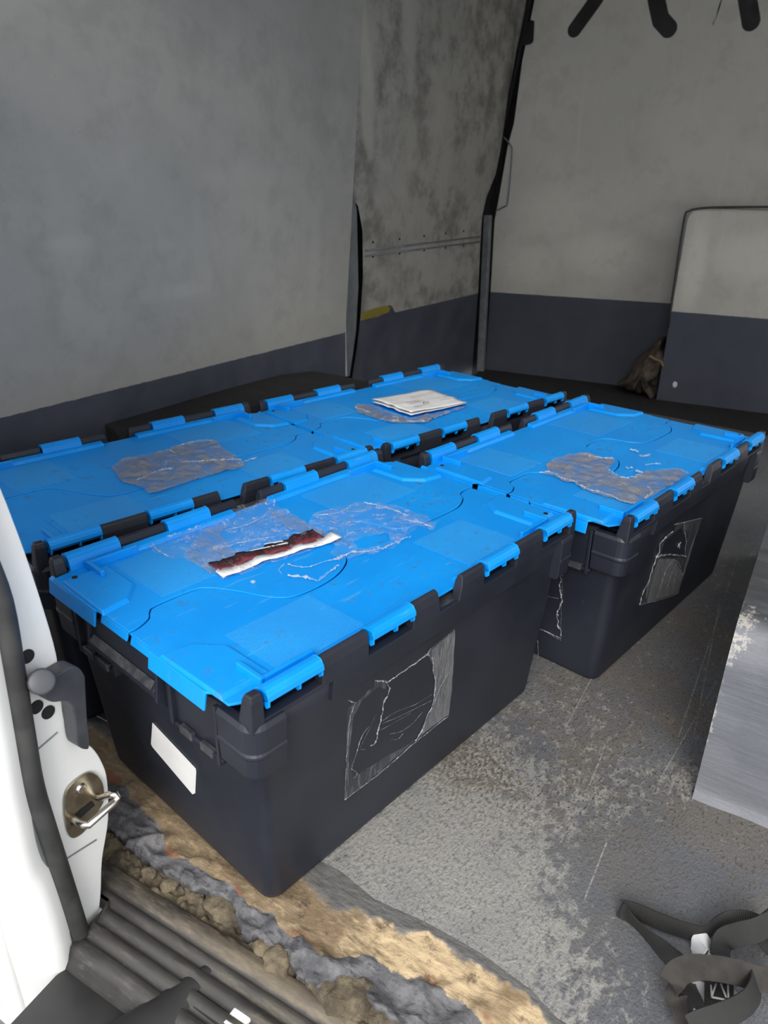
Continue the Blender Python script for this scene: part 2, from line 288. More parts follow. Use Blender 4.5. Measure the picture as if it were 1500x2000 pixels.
rough = np.clip((A.reshape(-1)-.36)/.2, 0, 1); k = (np.clip((A.reshape(-1)-.58)/.06, 0, 1))
Q[:, 2] += dz*rough*(1+.9*k); Q[:, 2] = np.minimum(Q[:, 2], np.where(Q[:, 0] > .03, -.0005, .003))
Q[:, 0] += k*vnoise(Q, 70, 5.)*.003
edge = grid('rotten_board_edge', P, M['board'], floor, A); edge['label'] = 'splintered bare plywood edge with peeling grey pulp'
# dirt in the gutter between board and sill
x_trim = lerp_line([(190, 1668), (310, 1740), (398, 1796), (510, 1864), (590, 1916), (710, 1988)], -.03)
def ext(f):  # straight continuation of a line past its measured ends
    y0, y1 = -.05, .28; m = (f(y1)-f(y0))/(y1-y0); return lambda y: f(y0)+m*(y-y0)
XT = ext(x_trim)
vv = np.linspace(0, 1, 34); P = np.zeros((34, len(yy), 3))
for j, y in enumerate(yy):
    P[:, j, 0] = XT(y)-.004 + vv*(xe[j]+.03-XT(y)+.004); P[:, j, 1] = y; P[:, j, 2] = -.046
Q = P.reshape(-1, 3); Q[:, 2] += np.abs(vnoise(Q, 30, 2.))*.022 + np.abs(vnoise(Q, 75, 7.))*.012 + vnoise(Q, 160, 4.)*.004
dirt = grid('crumbled_dirt', P, M['dirt'], kind='stuff'); tag(dirt, 'crumbled tan dirt and foam in the gutter behind the door sill', 'dirt')
# clumps of dirt that stand proud
bm = bmesh.new()
for (px, py, r) in [(450, 1775, .022), (425, 1765, .016), (480, 1790, .012), (550, 1870, .02), (600, 1895, .014), (640, 1925, .022), (690, 1945, .028), (660, 1915, .016), (745, 1980, .02), (715, 1960, .016), (380, 1740, .012), (330, 1725, .011), (290, 1700, .009), (520, 1850, .014)]:
    c = onz(px, py, -.03); mt = Matrix.Translation((c[0], c[1], -.034)) @ Matrix.Diagonal((r, r*1.3, r*.8, 1))
    vsn = bmesh.ops.create_icosphere(bm, subdivisions=4, radius=1, matrix=mt)['verts']
    for v in vsn: v.co += (v.co-Vector((c[0], c[1], -.034)))*(.35*noise.noise(v.co*60)+.25*noise.noise(v.co*150))
obj('dirt_clump', bm, M['dirt'], dirt, True, kind='stuff')
# sill tread
prof = [(.004, -.060), (.002, -.037), (-.002, -.032), (-.019, -.033), (-.023, -.038), (-.027, -.044), (-.029, -.041), (-.038, -.041), (-.040, -.046), (-.046, -.047), (-.048, -.043), (-.060, -.044), (-.062, -.049), (-.068, -.049), (-.070, -.045), (-.083, -.047), (-.085, -.052), (-.091, -.052), (-.093, -.048), (-.108, -.051), (-.112, -.060), (-.122, -.078)]
yt = np.linspace(-.9, 1.0, 190); P = np.zeros((len(prof), len(yt), 3)); A = np.zeros((len(prof), len(yt), 1))
for i, (dx, z) in enumerate(prof):
    for j, y in enumerate(yt):
        xx_ = XT(y)+dx; P[i, j] = (xx_ if y < .238 else max(xx_, -.048), y, z + .0012*noise.noise(Vector((dx*40, y*18, 0))))
        A[i, j, 0] = (.34 if i in (1, 2, 3, 4) else .09) + .20*math.exp(-((y+.06)/.10)**2)*(i > 5) + .05*(y > .3)
sill = struct(grid('trim_1', P, M['sill'], attr=A)); sill['label'] = 'dusty ribbed plastic door sill tread'
# bumper step below the sill
bm = bmesh.new(); rings = []
for y in np.linspace(-.9, .236, 70):
    x0 = XT(y)-.115; rings.append([(x0, y, -.080), (x0-.02, y, -.075), (x0-.10, y, -.085), (x0-.135, y, -.11), (x0-.15, y, -.16), (x0-.15, y, -.34)])
loft(bm, rings, False, False, closed=False); bump_ = struct(obj('trim_2', bm, M['bumper'], smooth=True)); bump_['label'] = 'black moulded bumper step below the sill'
bm = bmesh.new(); rings = []
for x in np.linspace(-.030, -.33, 34):
    q = -.030-x; w = .024+.36*min(q, .22)**.9+.0*q; zt_ = -.040-.10*max(0, q-.14)**1.0-.9*max(0, q-.22); yc = .058+.18*q
    rings.append([(x-.02*t_*t_, yc+w*t_, zt_-.004-.075*abs(t_)**2.4) for t_ in np.linspace(-1, 1, 21)])
loft(bm, rings, False, False, closed=False); hp = obj('moulded_hump', bm, M['bumper'], bump_, True)
# slot with catch in the sill
bm = bmesh.new(); s0 = onz(395, 1945, -.055); s1 = onz(440, 1978, -.055); d = s1-s0
loft(bm, [[(p[0]+a, p[1]+b, z) for (p, a, b) in ((s0, 0, .012), (s1, 0, -.012), (s1, -.018, -.012), (s0, -.018, .012))] for z in (-.054, -.048)])
obj('slot', bm, M['hole'], bump_, bevel=.002)
bm = bmesh.new(); loft(bm, [[(p[0]+a, p[1]+b, z) for (p, a, b) in ((s0, -.004, .006), (s1, -.004, -.006), (s1, -.011, -.006), (s0, -.011, .006))] for z in (-.049, -.0465)]); obj('slot_catch', bm, M['bolt'], bump_, bevel=.002)
bm = bmesh.new(); c = onz(462, 1990, -.05); box(bm, c[0]-.016, c[0]+.012, c[1]-.018, c[1]+.012, -.056, -.046, (.002, .002)); tg = obj('clip', bm, M['white'], bump_, bevel=.002); tg['label'] = 'small white plastic clip'
# ground outside
P = np.stack(np.meshgrid(np.linspace(-9, 4, 14), np.linspace(-8, 8, 17), indexing='ij') + [np.full((14, 17), -.62)], -1); gr = struct(grid('ground', P, M['asphalt'])); gr['label'] = 'grey asphalt outside the van'
# --- walls: signed-distance paint fields
def wall_grid(name, org, du, nu, nz, u1, z0, z1, mat, field, ufun=None):
    u = np.linspace(0, u1, nu); z = np.linspace(z0, z1, nz); U, Zz = np.meshgrid(u, z, indexing='ij')
    P = np.stack([org[0]+du[0]*U, org[1]+du[1]*U, Zz], -1)
    if ufun is not None: P = ufun(P, U, Zz)
    return struct(grid(name, P, mat, attr=field(U, Zz)))
def sd(d, w=.1): return np.clip(.5+d/w, 0, 1)
def blot(U, Zz, lst):
    b = np.zeros_like(U)
    for (u, z, ru, rz, a, tilt) in lst:
        du, dz = U-u-(Zz-z)*tilt, Zz-z; b = np.maximum(b, a*np.exp(-((du/ru)**2+(dz/rz)**2)**2))
    return b
YL = 1.0505; XEND = 1.718
def f_left(U, Zz):
    A = np.zeros(U.shape+(3,)); A[..., 0] = sd(Zz-.408)
    A[..., 2] = blot(U, Zz, [(.9, .62, .12, .02, .4, .2), (1.2, .9, .2, .03, .3, .5), (.6, .75, .06, .02, .5, .3), (1.5, .7, .03, .2, .3, .05)]); return A
wl = wall_grid('wall_left', (0.02, YL, 0), (1, 0), 220, 180, XEND-.02, -.02, 1.85, M['wall_l'], f_left, lambda P, U, Zz: np.stack([.02+U/U.max()*(np.interp(Zz, [.41, .884, 1.42], [1.716, 1.764, 1.819])-.02), P[..., 1], Zz], -1)); wl['label'] = 'grey painted plywood side panel with dark blue band'
bm = bmesh.new(); box(bm, .02, XEND-.02, YL+.001, YL+.010, 0, 1.85); struct(obj('trim_3', bm, M['post']))
# recessed middle panel
nB = (math.cos(math.radians(5.8)), math.sin(math.radians(5.8)), 0)      # bulkhead plane
rot = lambda p: np.array([math.cos(PHI)*p[0]+math.sin(PHI)*p[1], -math.sin(PHI)*p[0]+math.cos(PHI)*p[1], p[2]])
cB = float(np.dot(nB, rot((2.887, 1.712, 0)))); cX = float(np.dot(nB, rot((2.960, .774, 0))))
YM = 1.150; nM = (0, 1, .045); cM = YM+.045*.41
redge = sorted([(p[2], p[0]) for p in [at(x, y, nM, cM) for x, y in [(1032, 0), (1008, 100), (985, 240), (978, 290), (968, 340), (950, 385), (942, 420), (938, 480), (934, 570), (922, 726)]]])
ez, ex_ = np.array(redge).T
ledge = sorted([(p[2], p[0]) for p in [at(x, y, nM, cM) for x, y in [(655, 0), (650, 250), (652, 358), (699, 400), (708, 450), (709, 540), (704, 620), (697, 680), (688, 735)]]])
lz, lx_ = np.array(ledge).T
def f_mid(U, Zz):
    A = np.zeros(U.shape+(3,)); un = U; A[..., 0] = sd(Zz-.408-.035*np.exp(-((un-.27)/.06)**4)*(Zz < .5)+.0*U)
    A[..., 2] = blot(U, Zz, [(.17, 1.30, .06, .20, 1.0, -.35), (.21, 1.1, .04, .12, .9, -.3), (.45, 1.42, .05, .25, .6, -.2), (.45, .95, .18, .22, .45, .1), (.75, 1.15, .08, .18, .6, 0), (.62, .62, .2, .06, .6, 0), (.85, 1.0, .07, .2, .5, 0), (.3, .82, .12, .1, .5, 0), (.9, .55, .2, .08, .5, 0)]); return A
def u_mid(P, U, Zz):
    s = U/U.max(); zl = Zz[0]; L = np.interp(zl, lz, lx_); R_ = np.interp(zl, ez, ex_)
    P[..., 0] = L[None]+s*(R_-L)[None]; P[..., 1] = YM-.045*(Zz-.41); return P
wm = wall_grid('wall_back', (XEND, YM, 0), (1, 0), 180, 190, 1.42, -.02, 1.85, M['wall_m'], f_mid, u_mid); wm['label'] = 'stained grey recessed panel between side wall and bulkhead'
bm = bmesh.new()
for dz in (0, .018):   # pressed ribs of the middle panel
    a = at(712, 489+dz*600, nM, cM); b = at(938, 462+dz*560, nM, cM); tube(bm, [(a[0], a[1]-.001, a[2]), (b[0], b[1]-.001, b[2])], .005, 8, .5)
obj('pressed_rib', bm, M['post'], wm, True)
for k, px in enumerate((728, 780, 828, 870, 905)):
    for s in (-12, 16):
        c = at(px, 487-(px-712)*.12+s, nM, cM); bm = bmesh.new(); bmesh.ops.create_uvsphere(bm, u_segments=8, v_segments=5, radius=.005, matrix=Matrix.Translation(c)); obj('rivet', bm, M['hole'], wm, True)
bm = bmesh.new(); pts = [at(x, y, nM, cM) for x, y in [(706, 612), (730, 602), (752, 597), (762, 600), (758, 610), (735, 618), (706, 626)]]
loft(bm, [[(p[0], p[1]-e, p[2]) for p in pts] for e in (.0008, .003)]); yt_ = obj('yellow_tape', bm, M['yellow'], wm); yt_['label'] = 'torn strip of yellow tape'
# black cavity behind the gaps, pillar strip and corner post
bm = bmesh.new(); box(bm, 1.70, 3.75, YM+.03, YM+.05, -.05, 1.9); box(bm, 3.30, 3.32, .75, YM+.04, -.05, 1.9); struct(obj('trim_4', bm, M['gap']))
bm = bmesh.new(); L = [at(x, y, (0, 1, 0), YL+.03) for x, y in [(668, 330), (668, 400), (672, 560), (676, 640), (678, 735)]]; R_ = [at(x, y, (0, 1, 0), YL+.055) for x, y in [(688, 368), (697, 410), (700, 560), (695, 650), (683, 735)]]
loft(bm, [[l, r, (r[0]+.002, r[1]+.012, r[2]), (l[0], l[1]+.012, l[2])] for l, r in zip(L, R_)]); ps = struct(obj('trim_5', bm, M['post'])); ps['label'] = 'bent grey metal pillar strip'
bm = bmesh.new(); a = at(952, 420, nB, cB-.06); b = at(938, 726, nB, cB-.06)
loft(bm, [[(p[0], p[1]-.014, p[2]), (p[0], p[1]+.022, p[2]), (p[0]+.03, p[1]+.022, p[2]), (p[0]+.03, p[1]-.014, p[2])] for p in (b, a)]); struct(obj('trim_6', bm, M['post'], bevel=.004))
# bulkhead
tB = np.array([nB[1], -nB[0]]); o0 = at(958, 570, nB, cB); 
def ub(px, py, c=cB): p = at(px, py, nB, c); return float((p[:2]-o0[:2])@tB), float(p[2])
def cap(U, Zz, a, b, r):
    ax, az = a; bx, bz = b; h = np.clip(((U-ax)*(bx-ax)+(Zz-az)*(bz-az))/((bx-ax)**2+(bz-az)**2), 0, 1); return np.hypot(U-ax-h*(bx-ax), Zz-az-h*(bz-az))-r
def f_bulk(U, Zz):
    z_, u_ = np.array(_bl).T; uL = np.interp(Zz, z_, u_); U = uL+U*(2.1-uL)/2.1
    A = np.zeros(U.shape+(3,)); b0 = ub(955, 570)[1]; u1, b1 = ub(1300, 592); A[..., 0] = sd(Zz-(b0+(b1-b0)*U/u1))
    d = np.full(U.shape, 9.)
    for pl, r in (([(1190, -60), (1165, -2), (1122, 58)], .030), ([(1275, -70), (1282, 0), (1290, 38), (1306, 56)], .034), ([(1450, -80), (1460, 0), (1467, 42)], .034)):
        q = [ub(*p) for p in pl]
        for a, b in zip(q, q[1:]): d = np.minimum(d, cap(U, Zz, a, b, r))
    d = np.minimum(d, cap(U, Zz, ub(1420, -30), ub(1393, 48), .0035))
    A[..., 1] = np.clip(.5-d/.06, 0, 1)
    A[..., 2] = blot(U, Zz, [(.3, .8, .2, .12, .35, 0), (.55, .62, .25, .1, .5, 0), (.2, .55, .15, .1, .4, 0), (.8, .75, .1, .06, .5, 0)]); return A
_bl = sorted([ub(*p)[::-1] for p in [(947, 726), (958, 570), (966, 430), (972, 400), (992, 285), (1004, 240), (1020, 120), (1046, -10), (1075, -200)]])
def u_bulk(P, U, Zz):
    z_, u_ = np.array(_bl).T; uL = np.interp(Zz, z_, u_); U2 = uL+U*(2.1-uL)/2.1; P[..., 0] = o0[0]+tB[0]*U2; P[..., 1] = o0[1]+tB[1]*U2; return P
wb = wall_grid('wall_front', o0, tB, 240, 300, 2.1, -.02, 1.95, M['wall_b'], f_bulk, u_bulk); wb['label'] = 'grey bulkhead with black spray paint strokes and dark blue band'
# small access cover outline and latch on the bulkhead edge
def onB(px, py, off=.004, c=cB): p = at(px, py, nB, c-off); return (p[0], p[1], p[2])
bm = bmesh.new(); tube(bm, [onB(*p) for p in smooth([(984, 268), (996, 282), (1000, 300), (992, 392), (984, 404), (968, 412)], 4)], .0035, 6); obj('cover_seam', bm, M['post'], wb, True)
bm = bmesh.new(); q = [onB(x, y, .03) for x, y in [(1022, 42), (1040, 38), (1038, 78), (1034, 84), (1016, 88)]]; loft(bm, [q, [(p[0]+.03, p[1], p[2]) for p in q]]); lt = obj('latch', bm, M['gap'], wb, bevel=.006); lt['label'] = 'black latch at the bulkhead edge'
bm = bmesh.new(); tube(bm, [onB(*p, .01) for p in [(1040, -40), (1030, 20), (1018, 80), (1000, 170), (985, 250)]], [.012, .012, .012, .010, .006], 8); obj('gap_shade', bm, M['gap'], wb, True)  # black tube stands in for the shade in the gap beside the panel
# boxed cover in front of the bulkhead
nX = nB; B0 = [at(x, y, nX, cX) for x, y in [(1280, 790), (1308, 612), (1335, 440), (1345, 412)]]
zt = float(at(1420, 408, nX, cX)[2]); y0 = float(B0[0][1]); tX = tB
def f_box(U, Zz):
    A = np.zeros(U.shape+(3,)); A[..., 0] = sd(Zz-.408); A[..., 2] = blot(U, Zz, [(.06, .6, .05, .2, .7, 0), (.3, .65, .2, .1, .5, 0)]); return A
def u_box(P, U, Zz):   # rounded top edge and top left corner
    rr = .05; P[..., 2] = Zz; cut = np.clip(Zz-(zt-rr), 0, None); e = rr-np.sqrt(np.clip(rr**2-cut**2, 0, None)); s = np.clip(1-U/.12, 0, 1)
    P[..., 0] += tX[0]*e*s + .3*e; P[..., 1] += tX[1]*e*s; return P
bx = at(1280, 790, nX, cX); wb2 = wall_grid('trim_7', bx, tX, 140, 120, 1.6, -.02, zt, M['wall_b'], f_box, u_box); wb2['label'] = 'boxed cover standing out from the bulkhead'
bm = bmesh.new(); p0 = np.array([bx[0], bx[1]]); e = np.array([nB[0], nB[1]])*.19; q0 = p0+e; p1 = p0+tX*1.6; q1 = p1+e
loft(bm, [[(q0[0], q0[1], -.02), (p0[0], p0[1], -.02)], [(q0[0], q0[1], zt-.03), (p0[0], p0[1], zt-.05)]], False, False, False)
loft(bm, [[(q0[0]+tX[0]*.04, q0[1]+tX[1]*.04, zt), (p0[0]+tX[0]*.04+.012, p0[1]+tX[1]*.04, zt)], [(q1[0], q1[1], zt), (p1[0]+.012, p1[1], zt)]], False, False, False)
obj('box_side', bm, M['wall_b'], wb2)
bm = bmesh.new(); tube(bm, [tuple(np.array(at(x, y, nX, cX-.004))) for x, y in smooth([(1305, 640), (1322, 520), (1337, 425), (1345, 413), (1360, 408), (1400, 405), (1520, 404), (1700, 402)], 4)], .0045, 6); obj('edge_trim', bm, M['rubber'], wb2, True)
bm = bmesh.new(); c = at(1318, 751, nX, cX-.001); bmesh.ops.create_uvsphere(bm, u_segments=12, v_segments=6, radius=.013, matrix=Matrix.Translation(c) @ Matrix.Diagonal((.15, .8, 1.1, 1))); fl = obj('chipped_spot', bm, M['white'], wb2, True); fl['label'] = 'white chip in the dark paint'
# right wall, roof, floor mat by the bulkhead
for xa, xb, za in ((.3, 1.75, -.05), (2.45, 3.9, -.05), (1.75, 2.45, 1.6)):   # opening added in the unseen wall to let light onto the bulkhead
    bm = bmesh.new(); box(bm, xa, xb, -1.14, -1.10, za, 1.9); struct(obj('wall_right', bm, M['roof']))
bm = bmesh.new(); box(bm, -.05, 3.9, -1.14, 1.16, 1.86, 1.90); struct(obj('ceiling', bm, M['roof']))
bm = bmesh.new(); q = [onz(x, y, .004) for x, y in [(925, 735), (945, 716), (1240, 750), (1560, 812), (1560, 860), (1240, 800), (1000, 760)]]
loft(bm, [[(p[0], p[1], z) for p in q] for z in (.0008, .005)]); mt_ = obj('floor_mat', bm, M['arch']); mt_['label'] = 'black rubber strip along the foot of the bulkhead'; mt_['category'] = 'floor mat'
# left wheel arch
bm = bmesh.new(); rings = []
for x, h, w in [(.66, .325, .05), (.90, .325, .08), (1.12, .325, .12), (1.35, .32, .16), (1.52, .30, .17), (1.66, .26, .16), (1.78, .19, .14), (1.86, .08, .11), (1.88, .0, .10)]:
    r = .04; yb = YL-.002; yf = yb-w
    rings.append([(x, yb, 0), (x, yb, h+.005)] + [(x, yf+r-r*math.sin(a), max(0, h-r)+min(r, h)*math.cos(a)) for a in (0, .4, .8, 1.2, 1.57)] + [(x, yf, 0)])
loft(bm, rings); wa = struct(obj('trim_8', bm, M['arch'], smooth=False)); wa['label'] = 'black carpeted wheel arch along the left wall'
# right wheel box
X0, Y0 = .558, -.415; H = .31; us = np.linspace(0, 1, 90); ysr = np.linspace(Y0, -1.10, 60); P = np.zeros((90, 60, 3)); A = np.zeros((90, 60, 2))
path = [(X0-.012, 0), (X0-.003, .012), (X0, .04), (X0+.005, H-.08), (X0+.012, H-.045), (X0+.03, H-.015), (X0+.06, H), (X0+.2, H+.01), (X0+.6, H+.015), (X0+.9, H-.03), (X0+1.0, 0)]
pp = np.array(smooth(path, 12)); s = np.r_[0, np.cumsum(np.hypot(*np.diff(pp, axis=0).T))]; si = np.interp(np.linspace(0, 1, 90), [0, .5, 1], [0, .5, s[-1]]); px_ = np.interp(si, s, pp[:, 0]); pz_ = np.interp(si, s, pp[:, 1])
for i in range(90):
    for j, y in enumerate(ysr): P[i, j] = (px_[i], y-.0*(px_[i]-X0), pz_[i])
Q = P.reshape(-1, 3); Q[:, 0] += .002*vnoise(Q, 22, 1.)
dv = np.hypot(P[..., 2]-H+.03, 0)*0 + np.abs(P[..., 2]-(H-.03)); A[..., 0] = np.exp(-((dv/.05)**2))*np.exp(-((P[..., 1]-Y0)/.05)**2)*.55*(P[..., 0] < X0+.08) + .62*np.exp(-((P[..., 1]-Y0)/.012)**2)*np.exp(-((P[..., 2]-.15)/.10)**2)*(P[..., 0] < X0+.03) + .16*(P[..., 0] > X0+.035)
A[..., 1] = np.clip((P[..., 0]-X0-.03)/.03, 0, 1)*(P[..., 2] > .2)
wbx = struct(grid('trim_9', P, M['wheelbox'], attr=A)); wbx['label'] = 'grey painted wheel box with chipped corner on the right'
bm = bmesh.new(); side = [(px_[i], Y0, pz_[i]) for i in range(0, 90, 2)]; bm.faces.new([bm.verts.new(p) for p in side]); obj('box_side', bm, M['wheelbox'], wbx)
# ---------------------------------------------------------------- closed left rear door
def dl(pts, y=.25): return [(float(p[0]), float(p[2])) for p in [at(a, b, (0, 1, 0), y) for a, b in pts]]
inner = smooth(dl([(-60, 800), (0, 950), (20, 1000), (60, 1110), (105, 1255), (118, 1330), (125, 1400), (145, 1437), (180, 1460), (200, 1490), (210, 1525), (212, 1600), (200, 1680), (197, 1750), (188, 1815), (175, 1860), (165, 1960)]), 4)
outer = smooth(dl([(-60, 1000), (0, 1110), (22, 1250), (40, 1380), (52, 1480), (62, 1550), (88, 1650), (115, 1740), (150, 1850), (172, 1930), (195, 2060)]), 4)
top = [(-.20, 1.80)]; oi = [(-.155, 1.2)]
il = [(-.19, 1.8), (-.13, 1.0)] + [tuple(p) for p in inner]; ol = [(-.235, 1.8), (-.165, 1.0)] + [tuple(p) for p in outer]
bm = bmesh.new(); poly = il + ol[::-1]; rings = [[(x, y, z) for x, z in poly] for y in (.25, .90)]; loft(bm, rings)
door = struct(obj('door_1', bm, M['white'], bevel=.006)); door['label'] = 'white painted closed left rear door leaf seen on its edge'
for k in range(2):  # recess groove lines
    bm = bmesh.new(); a, b = ((72, 1465), (112, 1430)) if k == 0 else ((125, 1680), (188, 1640)); pa = at(*a, (0, 1, 0), .2495); pb = at(*b, (0, 1, 0), .2495); tube(bm, [pa, pb], .0012, 6); obj('crease', bm, M['post'], door)
for k, (px, py) in enumerate(((53, 1282), (71, 1381), (94, 1391))):
    c = at(px, py, (0, 1, 0), .2495); bm = bmesh.new(); bmesh.ops.create_cone(bm, cap_ends=True, segments=24, radius1=.0085, radius2=.0085, depth=.002, matrix=Matrix.Translation(c) @ Matrix.Rotation(math.pi/2, 4, 'X')); obj('bolt_hole', bm, M['hole'], door)
# outer skin: flange, then the outside panel
bm = bmesh.new(); rings = []
skin = smooth(dl([(-80, 1100), (-30, 1300), (-5, 1420), (20, 1560), (50, 1690), (78, 1740), (100, 1800), (120, 1880), (160, 2010), (190, 2120)], .235), 4)
so = [(-.28, 1.8), (-.20, 1.0)] + [tuple(p) for p in skin]
for x, z in so: rings.append([(x+.052, .262, z), (x+.030, .244, z), (x+.008, .234, z), (x-.004, .236, z), (x-.012, .246, z), (x-.017, .262, z), (x-.019, .30, z), (x-.020, .50, z), (x-.018, .98, z)])
loft(bm, rings, False, False, False); sk = obj('outer_skin', bm, M['white'], door, True)
bm = bmesh.new(); tube(bm, [(x-.019, .272+.02*i/8, z) for i, (x, z) in enumerate(so[5:])], .006, 8); obj('skin_fold', bm, M['white'], door, True)
# rubber seal
sl = smooth(dl([(-90, 900), (-40, 1060), (5, 1180), (30, 1320), (50, 1440), (68, 1540), (92, 1620), (118, 1700), (150, 1800), (178, 1890), (200, 1980), (215, 2080)], .24), 4)
sl = [(-.225, 1.8), (-.155, 1.0)] + [tuple(p) for p in sl]
bm = bmesh.new(); tube(bm, [(x, .242, z) for x, z in sl], .0125, 12, 1.0); obj('rubber_seal', bm, M['rubber'], door, True)
bm = bmesh.new(); tube(bm, [(x-.016, .247, z) for x, z in sl], .0075, 10); s2 = obj('seal_lip', bm, M['post'], door, True)
# striker
def onE(px, py, off=0.0): return Vector(at(px, py, (0, 1, 0), .25-off))
bm = bmesh.new(); q = [onE(*p) for p in smooth([(122, 1590), (122, 1555), (135, 1530), (165, 1508), (182, 1508), (196, 1525), (200, 1550), (196, 1570), (165, 1618), (140, 1635), (128, 1622), (122, 1590)], 4)][:-1]
loft(bm, [[(p.x, p.y-e, p.z) for p in q] for e in (.0005, .004)]); sp = obj('striker_plate', bm, M['steel'], door, bevel=.001); sp['label'] = 'zinc plated door striker plate'
bm = bmesh.new(); tube(bm, [onE(188, 1556, .004), onE(197, 1558, .012), onE(214, 1552, .030), onE(226, 1551, .038), onE(231, 1558, .040), onE(222, 1568, .040), onE(172, 1612, .040), onE(164, 1611, .036), onE(150, 1603, .016), onE(140, 1597, .004)], .0048, 10); obj('striker_loop', bm, M['bolt'], sp, True)
bm = bmesh.new(); c = onE(160, 1541, .005); bmesh.ops.create_cone(bm, cap_ends=True, segments=24, radius1=.0085, radius2=.006, depth=.004, matrix=Matrix.Translation(c) @ Matrix.Rotation(math.pi/2, 4, 'X')); obj('screw', bm, M['bolt'], sp, bevel=.0008)
bm = bmesh.new(); q = [onE(*p, .0045) for p in [(140, 1612), (185, 1572), (180, 1565), (136, 1600)]]; loft(bm, [[(p.x, p.y-e, p.z) for p in q] for e in (0, .001)]); obj('plate_slot', bm, M['hole'], sp)
# release lever
bm = bmesh.new(); q = [onE(*p) for p in smooth([(56, 1330), (58, 1316), (72, 1304), (86, 1304), (112, 1290), (128, 1291), (140, 1306), (142, 1322), (146, 1395), (150, 1440), (146, 1450), (130, 1444), (124, 1420), (118, 1372), (104, 1356), (80, 1358), (62, 1350), (56, 1330)], 3)][:-1]
loft(bm, [[(p.x, p.y-e, p.z) for p in q] for e in (.001, .024)]); lv = obj('release_lever', bm, M['lever'], door, bevel=.006); lv['label'] = 'dark grey plastic release lever'
bm = bmesh.new(); tube(bm, [onE(80, 1332, .0), onE(82, 1331, .034)], .015, 16); obj('lever_pivot', bm, M['lever'], lv, True, bevel=.003)
